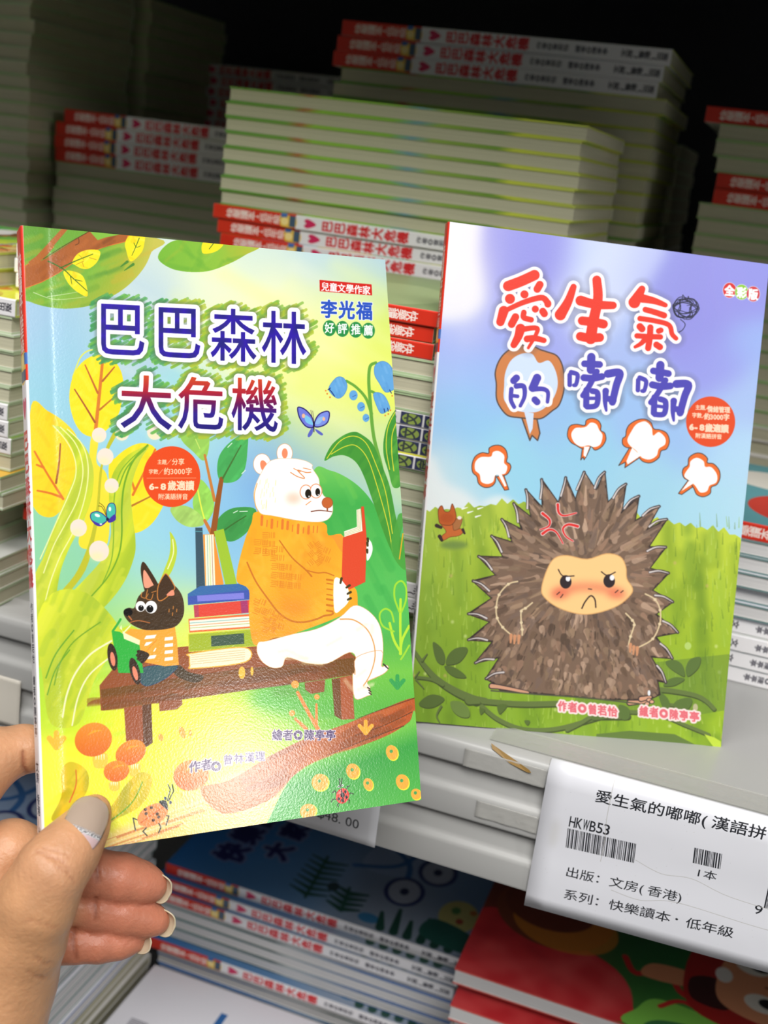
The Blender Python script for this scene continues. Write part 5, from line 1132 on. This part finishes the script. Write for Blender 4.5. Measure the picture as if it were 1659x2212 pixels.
lipm = mat('lip_tape_film', (200, 200, 194), .15, .6); bsdf(lipm).inputs['Alpha'].default_value = .3; noise_bump(lipm, 300, .5, .0008)
wrap_tag('price_tag', -.1796, -.1196, -.0235, -.0625, print_mat('small_tag_print', tag_print2(), .45), 'white price label reading 48.00 on the shelf edge under the held book', over=False)
wrap_tag('price_tag', -.352, -.3055, -.032, -.0575, mat('cream_tag', (214, 208, 196), .5), 'blank cream label on the far left shelf edge', over=False)
film = mat('clear_tape_film', (206, 205, 200), .22, .6); film.node_tree.nodes['Principled BSDF'].inputs['Alpha'].default_value = .45
noise_bump(film, 220, .5, .0008)
for k, (x0, x1, zt, zb, lb) in enumerate(((-.0865, -.0515, -.0035, -.0118, 'torn clear tape strip beside the large label, upper fascia band'), (-.078, -.0512, -.0258, -.0335, 'wrinkled clear tape patch beside the large label, middle fascia band'))):
    o = wrap_tag('clear_tape', x0, x1, zt, zb, film, lb, lift=.0003, over=False, wav=.5); o['category'] = 'tape'
V = [(x, y, z) for x in np.linspace(-.078, .075, 12) for y, z in ((.4520, .0010), (.4490, .0007), (.4440, .0005), (.4375, .0006))]
o = link('clear_tape', mesh('clear_tape', V, [(i * 4 + k, i * 4 + k + 1, i * 4 + k + 5, i * 4 + k + 4) for i in range(11) for k in range(3)], [lipm])); tag(o, 'long clear tape strip along the shelf lip above the large label', 'tape'); md = o.modifiers.new('s', 'SOLIDIFY'); md.thickness = .0002
st = mat('brown_tape_stain', (150, 118, 62), .5)
V = [(-.0765, .4345, .0002), (-.0745, .4338, -.0003), (-.066, .4322, -.0028), (-.0585, .43095, -.0052), (-.0575, .43085, -.0062), (-.0592, .43085, -.0064), (-.067, .4313, -.0048), (-.0755, .4330, -.0014)]
o = link('tape_stain', mesh('tape_stain', V, [(0, 1, 7), (1, 2, 6, 7), (2, 3, 5, 6), (3, 4, 5)], [st])); tag(o, 'thin brown glue stain on the shelf lip beside the large label', 'stain')
md = o.modifiers.new('s', 'SOLIDIFY'); md.thickness = .0002

# ------------------------------------------------------------------ the hand
def cp(px, py, z): return np.array([(px - 829.5) / F * z, (py - 1106) / F * z, z])       # camera-space metres
nc = RC @ N1; dc = RC @ (W1[0] - CAM)
def zb(px, py): return (dc @ nc) / (np.array([(px - 829.5) / F, (py - 1106) / F, 1]) @ nc)
TH = [(205,1750,.0052,-.0056),(186,1784,.0069,-.0074),(151,1833,.0093,-.0100),(112,1880,.0106,-.0112),(76,1952,.0122,-.0070),(42,2030,.0140,.0010),(2,2110,.0170,.0090),(-55,2235,.0200,.0130),(-150,2450,.0240,.018),(-290,2800,.0270,.02)]
IX = [(-175,1870,.0115,.022),(-95,1740,.0108,.018),(-22,1640,.0105,.018),(48,1618,.0080,.0180),(130,1618,.0073,.0162),(205,1640,.0064,.0152)]
MD = [(-160,2010,.0125,.024),(-60,1900,.0112,.022),(25,1840,.0106,.0215),(120,1868,.0090,.0205),(208,1889,.0083,.0185),(262,1897,.0083,.0175),(305,1907,.0071,.017),(326,1913,.0057,.0165)]
RG = [(-130,2080,.0125,.028),(-50,1990,.0108,.027),(35,1945,.0095,.0255),(125,1950,.0080,.0240),(208,1963,.0077,.0215),(268,1974,.0074,.0205),(312,1984,.0064,.020),(335,1989,.0052,.0195)]
PK = [(-110,2150,.0115,.030),(-30,2070,.0095,.029),(50,2040,.0080,.0280),(110,2040,.0070,.0265),(162,2038,.0066,.0245),(215,2038,.0064,.0230),(258,2036,.0056,.0225),(284,2034,.0045,.022)]
PM = [(-60,2060,.022,.016),(-90,2160,.024,.018),(-140,2300,.024,.018)]
def joints(L):
    o = []
    for px, py, r, dz in L:
        z = zb(px, py) + dz - (.0005 if L is TH else -.0006); o.append((cp(px, py, z), r))
    return o
def chain_sd(G, J, k=.0015):
    d = None
    for (a, ra), (b, rb) in zip(J, J[1:]):
        ab = b - a; L = ab @ ab; t = np.clip(((G - a) @ ab) / L, 0, 1)
        e = np.linalg.norm(G - a - t[..., None] * ab, axis=-1) - (ra + (rb - ra) * t)
        d = e if d is None else smin(d, e, k)
    return d
def smin(a, b, k):
    h = np.clip(.5 + .5 * (b - a) / k, 0, 1); return b * (1 - h) + a * h - k * h * (1 - h)
def surface_nets(D, org, h):
    nx, ny, nz = D.shape; s_ = D < 0
    c_ = np.zeros((nx - 1, ny - 1, nz - 1), int); acc = np.zeros(c_.shape + (3,)); cnt = np.zeros(c_.shape)
    cor = [(i, j, k) for i in (0, 1) for j in (0, 1) for k in (0, 1)]
    sl = lambda o: tuple(slice(a, a + n - 1) for a, n in zip(o, (nx, ny, nz)))
    for a in cor:
        for ax in range(3):
            if a[ax]: continue
            b = list(a); b[ax] = 1; A, B = D[sl(a)], D[sl(b)]; m = (A < 0) != (B < 0)
            t = np.where(m, A / np.where(m, A - B, 1), 0)
            p = np.zeros(A.shape + (3,))
            for q in range(3): p[..., q] = a[q] + (t if q == ax else 0)
            acc += p * m[..., None]; cnt += m
    act = cnt > 0; ids = -np.ones(act.shape, int); ids[act] = np.arange(act.sum())
    cell = np.argwhere(act); V = (cell + acc[act] / cnt[act][:, None]) * h + org; Fq = []
    for ax in range(3):
        u, v = [(1, 2), (2, 0), (0, 1)][ax]; n_ = [nx, ny, nz]
        lo = [slice(1, n_[i] - 1) for i in range(3)]; lo[ax] = slice(0, n_[ax] - 1); hi = list(lo); hi[ax] = slice(1, n_[ax])
        A, B = s_[tuple(lo)], s_[tuple(hi)]; e = np.argwhere(A != B); off = np.array([1, 1, 1]); off[ax] = 0; e = e + off
        flip = s_[tuple(e.T)]
        du = np.zeros(3, int); du[u] = 1; dv = np.zeros(3, int); dv[v] = 1
        g = lambda q: ids[tuple(q.T)]
        q = np.stack([g(e - du - dv), g(e - dv), g(e), g(e - du)], 1); q[~flip] = q[~flip][:, ::-1]; Fq.append(q)
    return V, np.vstack(Fq)
def normals(V, Q):
    n = np.cross(V[Q[:, 2]] - V[Q[:, 0]], V[Q[:, 3]] - V[Q[:, 1]]); N = np.zeros_like(V)
    for i in range(4): np.add.at(N, Q[:, i], n)
    return N / (np.linalg.norm(N, axis=1)[:, None] + 1e-12)

hs = .0011
lo = cp(-330, 1500, .41); lo[2] = .335; hi_ = cp(420, 2700, .43); hi_[2] = .455
lo[0] = -.205; hi_[0] = -.062; lo[1] = .058; hi_[1] = .262
ax_ = [np.arange(l, u, hs) for l, u in zip(lo, hi_)]
G = np.stack(np.meshgrid(*ax_, indexing='ij'), -1).astype(np.float32)
JT, JI, JM, JR, JP, JB = map(joints, (TH, IX, MD, RG, PK, PM))
D = smin(chain_sd(G, JT, .004), chain_sd(G, JB, .006), .010)
for J in (JI, JM, JR, JP):
    d = chain_sd(G, J, .0022); p0 = J[1][0]
    near = np.clip(1 - np.linalg.norm(G - p0, axis=-1) / .028, 0, 1)
    D = smin(D, d, .0007 + .009 * near)
V, Q = surface_nets(D, np.array([a[0] for a in ax_]), hs)
nb = np.zeros_like(V); ct = np.zeros(len(V))
for _ in range(2):
    nb[:] = 0; ct[:] = 0
    for i in range(4):
        j = (i + 1) % 4
        np.add.at(nb, Q[:, i], V[Q[:, j]]); np.add.at(ct, Q[:, i], 1); np.add.at(nb, Q[:, j], V[Q[:, i]]); np.add.at(ct, Q[:, j], 1)
    V = V * .5 + nb / ct[:, None] * .5
sc = np.stack([V[:, 0] / V[:, 2] * F + 829.5, V[:, 1] / V[:, 2] * F + 1106], 1)
# colour: warm skin, pinker finger pads, reddish folds
def segd(p, L):
    best = np.full(len(p), 1e9)
    for a, b in zip(L, L[1:]):
        a, b = np.array(a, float), np.array(b, float); ab = b - a; t = np.clip(((p - a) @ ab) / (ab @ ab), 0, 1)
        best = np.minimum(best, np.linalg.norm(p - a - t[:, None] * ab, axis=1))
    return best
def near3(J, i0, i1):
    return chain_sd(V, J[i0:i1], .001)
base = np.tile(np.array([206., 153, 114]), (len(V), 1))
def blend(m, col): base[:] = base * (1 - m[:, None]) + np.array(col, float) * m[:, None]
for J in (JM, JR, JP):
    d = near3(J, 4, 8); blend(np.clip(1 - (d - .0002) / .0030, 0, 1) * .8, (204, 124, 98))
blend(np.clip(1 - near3(JT, 4, 10) / .004, 0, 1) * .5, (198, 148, 102))
Nn = normals(V, Q)
# creases pressed into the skin (drawn on the camera side of each finger)
CRE = [([(213,1850),(209,1875),(213,1902)], JM, 5., .0007), ([(208,1930),(206,1958),(209,1985)], JR, 5, .0007), ([(160,2002),(158,2035),(165,2070)], JP, 5, .0008),
       ([(78,1840),(105,1846),(140,1862)], JT, 3, .00045), ([(92,1832),(120,1838),(150,1853)], JT, 3, .00035), ([(100,1851),(130,1860),(150,1878)], JT, 3, .0004), ([(120,1868),(145,1885),(160,1905)], JT, 3, .0003),
       ([(50,1985),(90,1995),(122,2005)], JT, 3, .0003), ([(75,2065),(95,2080),(112,2082)], JT, 3, .0005), ([(60,2100),(85,2112),(100,2112)], JT, 3, .0005), ([(50,1625),(52,1655),(58,1668)], JI, 4, .0008)]
for L, J, wd, dp in CRE:
    d2 = segd(sc, L); me_ = chain_sd(V, J, .001) < .003; m_ = np.exp(-(d2 / wd) ** 2) * me_ * (Nn[:, 2] < .2)
    V -= Nn * (m_ * dp)[:, None]; blend(m_ * (.22 if J is JT else .6), (150, 84, 60))
WV = V @ RC + CAM; hb = cp(20, 2000, .39) @ RC + CAM
hm = mesh('hand', WV - hb, Q, [], smooth=True)
ca = hm.color_attributes.new('skin', 'FLOAT_COLOR', 'POINT')
ca.data.foreach_set('color', np.hstack([((base / 255 + .055) / 1.055) ** 2.4, np.ones((len(V), 1))]).astype(np.float32).ravel())
skin = mat('skin', (214, 160, 122), .42, .45, Subsurface_Weight=.18, Subsurface_Scale=.004)
skin.node_tree.nodes['Principled BSDF'].inputs['Subsurface Radius'].default_value = (1, .4, .25)
at_ = node(skin, 'ShaderNodeAttribute', attribute_name='skin'); nz = noise_bump(skin, 600, .5, .0006, detail=4)
n2 = node(skin, 'ShaderNodeTexNoise'); n2.inputs['Scale'].default_value = 110; mx = node(skin, 'ShaderNodeMix', data_type='RGBA', blend_type='MULTIPLY'); rp = node(skin, 'ShaderNodeMapRange'); tc = node(skin, 'ShaderNodeTexCoord')
lk(skin, tc.outputs['Object'], n2.inputs[0]); lk(skin, n2.outputs[0], rp.inputs[0]); rp.inputs[1].default_value = .3; rp.inputs[2].default_value = .7; rp.inputs[3].default_value = .9; rp.inputs[4].default_value = 1.06
mx.inputs[0].default_value = 1; lk(skin, at_.outputs[0], mx.inputs[6]); lk(skin, rp.outputs[0], mx.inputs[7]); lk(skin, mx.outputs[2], bsdf(skin).inputs['Base Color'])
hm.materials.append(skin)
hand = link('hand', hm); hand.location = hb; tag(hand, 'left hand with glitter-edged beige thumbnail pinching the corner of the held storybook', 'hand')

def nail(name, ctr, along, across, out, L, Wd, curve, m, label, tipround=.9, bend=.0012, thick=.0004):
    """a curved plate; ctr/axes in camera space; t runs from cuticle 0 to free edge 1"""
    along, across, out = [np.array(v) / np.linalg.norm(v) for v in (along, across, out)]
    nu, nv = 18, 22; V, Fc, uv = [], [], []
    for j in range(nv + 1):
        t = j / nv
        wf = min(1, (1 - (max(0, (t - .55) / .45)) ** 2.4) ** .5 if t > .55 else 1) * (1 - .10 * max(0, (.35 - t) / .35) ** 2 * 2)
        wf = max(wf, .02)
        for i in range(nu + 1):
            s_ = (i / nu * 2 - 1) * wf; tt = t + (.07 * (s_ ** 2) if t < .3 else .07 * s_ ** 2 * max(0, (.5 - t) / .2)) 
            a = s_ * curve
            p = ctr + along * ((tt - .5) * L) + across * (math.sin(a) / math.sin(curve) * Wd / 2) + out * ((math.cos(a) - 1) / math.sin(curve) * Wd / 2 - bend * (2 * tt - 1) ** 2)
            V.append(p)
            uv.append((i / nu, t))
    for j in range(nv):
        for i in range(nu):
            a = j * (nu + 1) + i; Fc.append((a, a + 1, a + nu + 2, a + nu + 1))
    WV = np.array(V) @ RC + CAM - hb
    me = mesh(name, WV, Fc, [m], None, [[uv[x] for x in f] for f in Fc], True)
    o = link(name, me, hand); md = o.modifiers.new('s', 'SOLIDIFY'); md.thickness = thick; md.offset = 0
    if label: o['label'] = label
    return o
# thumbnail: beige polish, a band of glitter, grown-out base
tm = mat('thumbnail_polish', (176, 156, 140), .12, .6)
uvn = node(tm, 'ShaderNodeUVMap'); sx = node(tm, 'ShaderNodeSeparateXYZ'); cr = node(tm, 'ShaderNodeValToRGB'); cr.color_ramp.interpolation = 'LINEAR'
n3 = node(tm, 'ShaderNodeTexNoise'); n3.inputs['Scale'].default_value = 14; ma = node(tm, 'ShaderNodeMath', operation='MULTIPLY_ADD'); ma.inputs[1].default_value = .06
lk(tm, uvn.outputs[0], sx.inputs[0]); lk(tm, uvn.outputs[0], n3.inputs[0]); lk(tm, n3.outputs[0], ma.inputs[0]); lk(tm, sx.outputs[1], ma.inputs[2]); lk(tm, ma.outputs[0], cr.inputs[0])
e = cr.color_ramp.elements; e[0].position = 0; e[0].color = (*c8(206, 172, 170), 1); e[1].position = 1; e[1].color = (*c8(172, 152, 136), 1)
for p, q in ((.20, (208,180,182)), (.235, (216,214,216)), (.285, (206,200,200)), (.33, (176,156,140))): n_ = e.new(p); n_.color = (*c8(q), 1)
for p in (.245, .27): n_ = e.new(p); n_.color = (*c8(250, 250, 252), 1)
vo = node(tm, 'ShaderNodeTexVoronoi'); vo.inputs['Scale'].default_value = 46; lk(tm, uvn.outputs[0], vo.inputs[0])
band = node(tm, 'ShaderNodeValToRGB'); be = band.color_ramp.elements; be[0].position = .21; be[0].color = (0, 0, 0, 1); be[1].position = .34; be[1].color = (0, 0, 0, 1); q_ = be.new(.255); q_.color = (1, 1, 1, 1)
lk(tm, ma.outputs[0], band.inputs[0]); mm = node(tm, 'ShaderNodeMath', operation='MULTIPLY'); mm.inputs[1].default_value = .35; lk(tm, band.outputs[0], mm.inputs[0]); lk(tm, mm.outputs[0], bsdf(tm).inputs['Metallic'])
bp = node(tm, 'ShaderNodeBump'); bp.inputs['Distance'].default_value = .001; lk(tm, band.outputs[0], bp.inputs['Strength']); lk(tm, vo.outputs['Color'], bp.inputs['Height']); lk(tm, bp.outputs[0], bsdf(tm).inputs['Normal'])
gm = node(tm, 'ShaderNodeMix', data_type='RGBA'); gt = node(tm, 'ShaderNodeMath', operation='GREATER_THAN'); gt.inputs[1].default_value = .55; gx = node(tm, 'ShaderNodeMath', operation='MULTIPLY'); lk(tm, vo.outputs['Color'], gt.inputs[0]); lk(tm, gt.outputs[0], gx.inputs[0]); lk(tm, band.outputs[0], gx.inputs[1]); lk(tm, gx.outputs[0], gm.inputs[0]); lk(tm, cr.outputs[0], gm.inputs[6]); gm.inputs[7].default_value = (*c8(120, 116, 120), 1); lk(tm, gm.outputs[2], bsdf(tm).inputs['Base Color'])
def zs(px, py, J):       # camera-side depth of a finger chain under a pixel
    z = .34; d0 = np.array([(px - 829.5) / F, (py - 1106) / F, 1.])
    for _ in range(60):
        d = float(chain_sd((d0 * z)[None], J, .001)[0])
        if d < 1e-5: break
        z += d
    return z
a0, a1 = cp(168, 1813, zs(168, 1813, JT) - .0013), cp(211, 1719, zs(200, 1745, JT) + .0006)
al = a1 - a0; L = np.linalg.norm(al) * 1.04; mid = (a0 + a1) / 2
fc = mid / np.linalg.norm(mid); out = -fc - al * (-fc @ al) / (al @ al); out = out / np.linalg.norm(out); acr = np.cross(al, out)
mid = cp(190, 1767, zs(188, 1772, JT) - .0014)
nail('thumb_nail', mid, al, acr, out, L, .0128, .85, tm, 'beige polished thumbnail with silver glitter band', bend=.0012)
# finger nails: pale tips curling past the finger pads
fm_ = mat('pale_nail_tip', (208, 194, 166), .22, .5, Subsurface_Weight=.2, Subsurface_Scale=.002)
for J, (ex_, ey_), nm, wd in ((JM, (1.0, .30), 'middle', .0102), (JR, (1.0, .22), 'ring', .0094), (JP, (1.0, -.02), 'little', .0082)):
    tip, rt = J[-1]; ax2 = np.array([ex_, ey_, -.10]); ax2 /= np.linalg.norm(ax2)
    outn = np.array([.52, .05, 1.]); outn -= ax2 * (outn @ ax2); outn /= np.linalg.norm(outn)
    acr = np.cross(ax2, outn)
    c0 = tip + ax2 * (rt * .15 + .0010) + outn * (rt * .62)
    nail('finger_nail', c0, ax2 * .9 - outn * .30, acr, outn, .0120, wd, 1.15, fm_, 'pale nail on the %s finger' % nm, bend=.0016, thick=.0005)
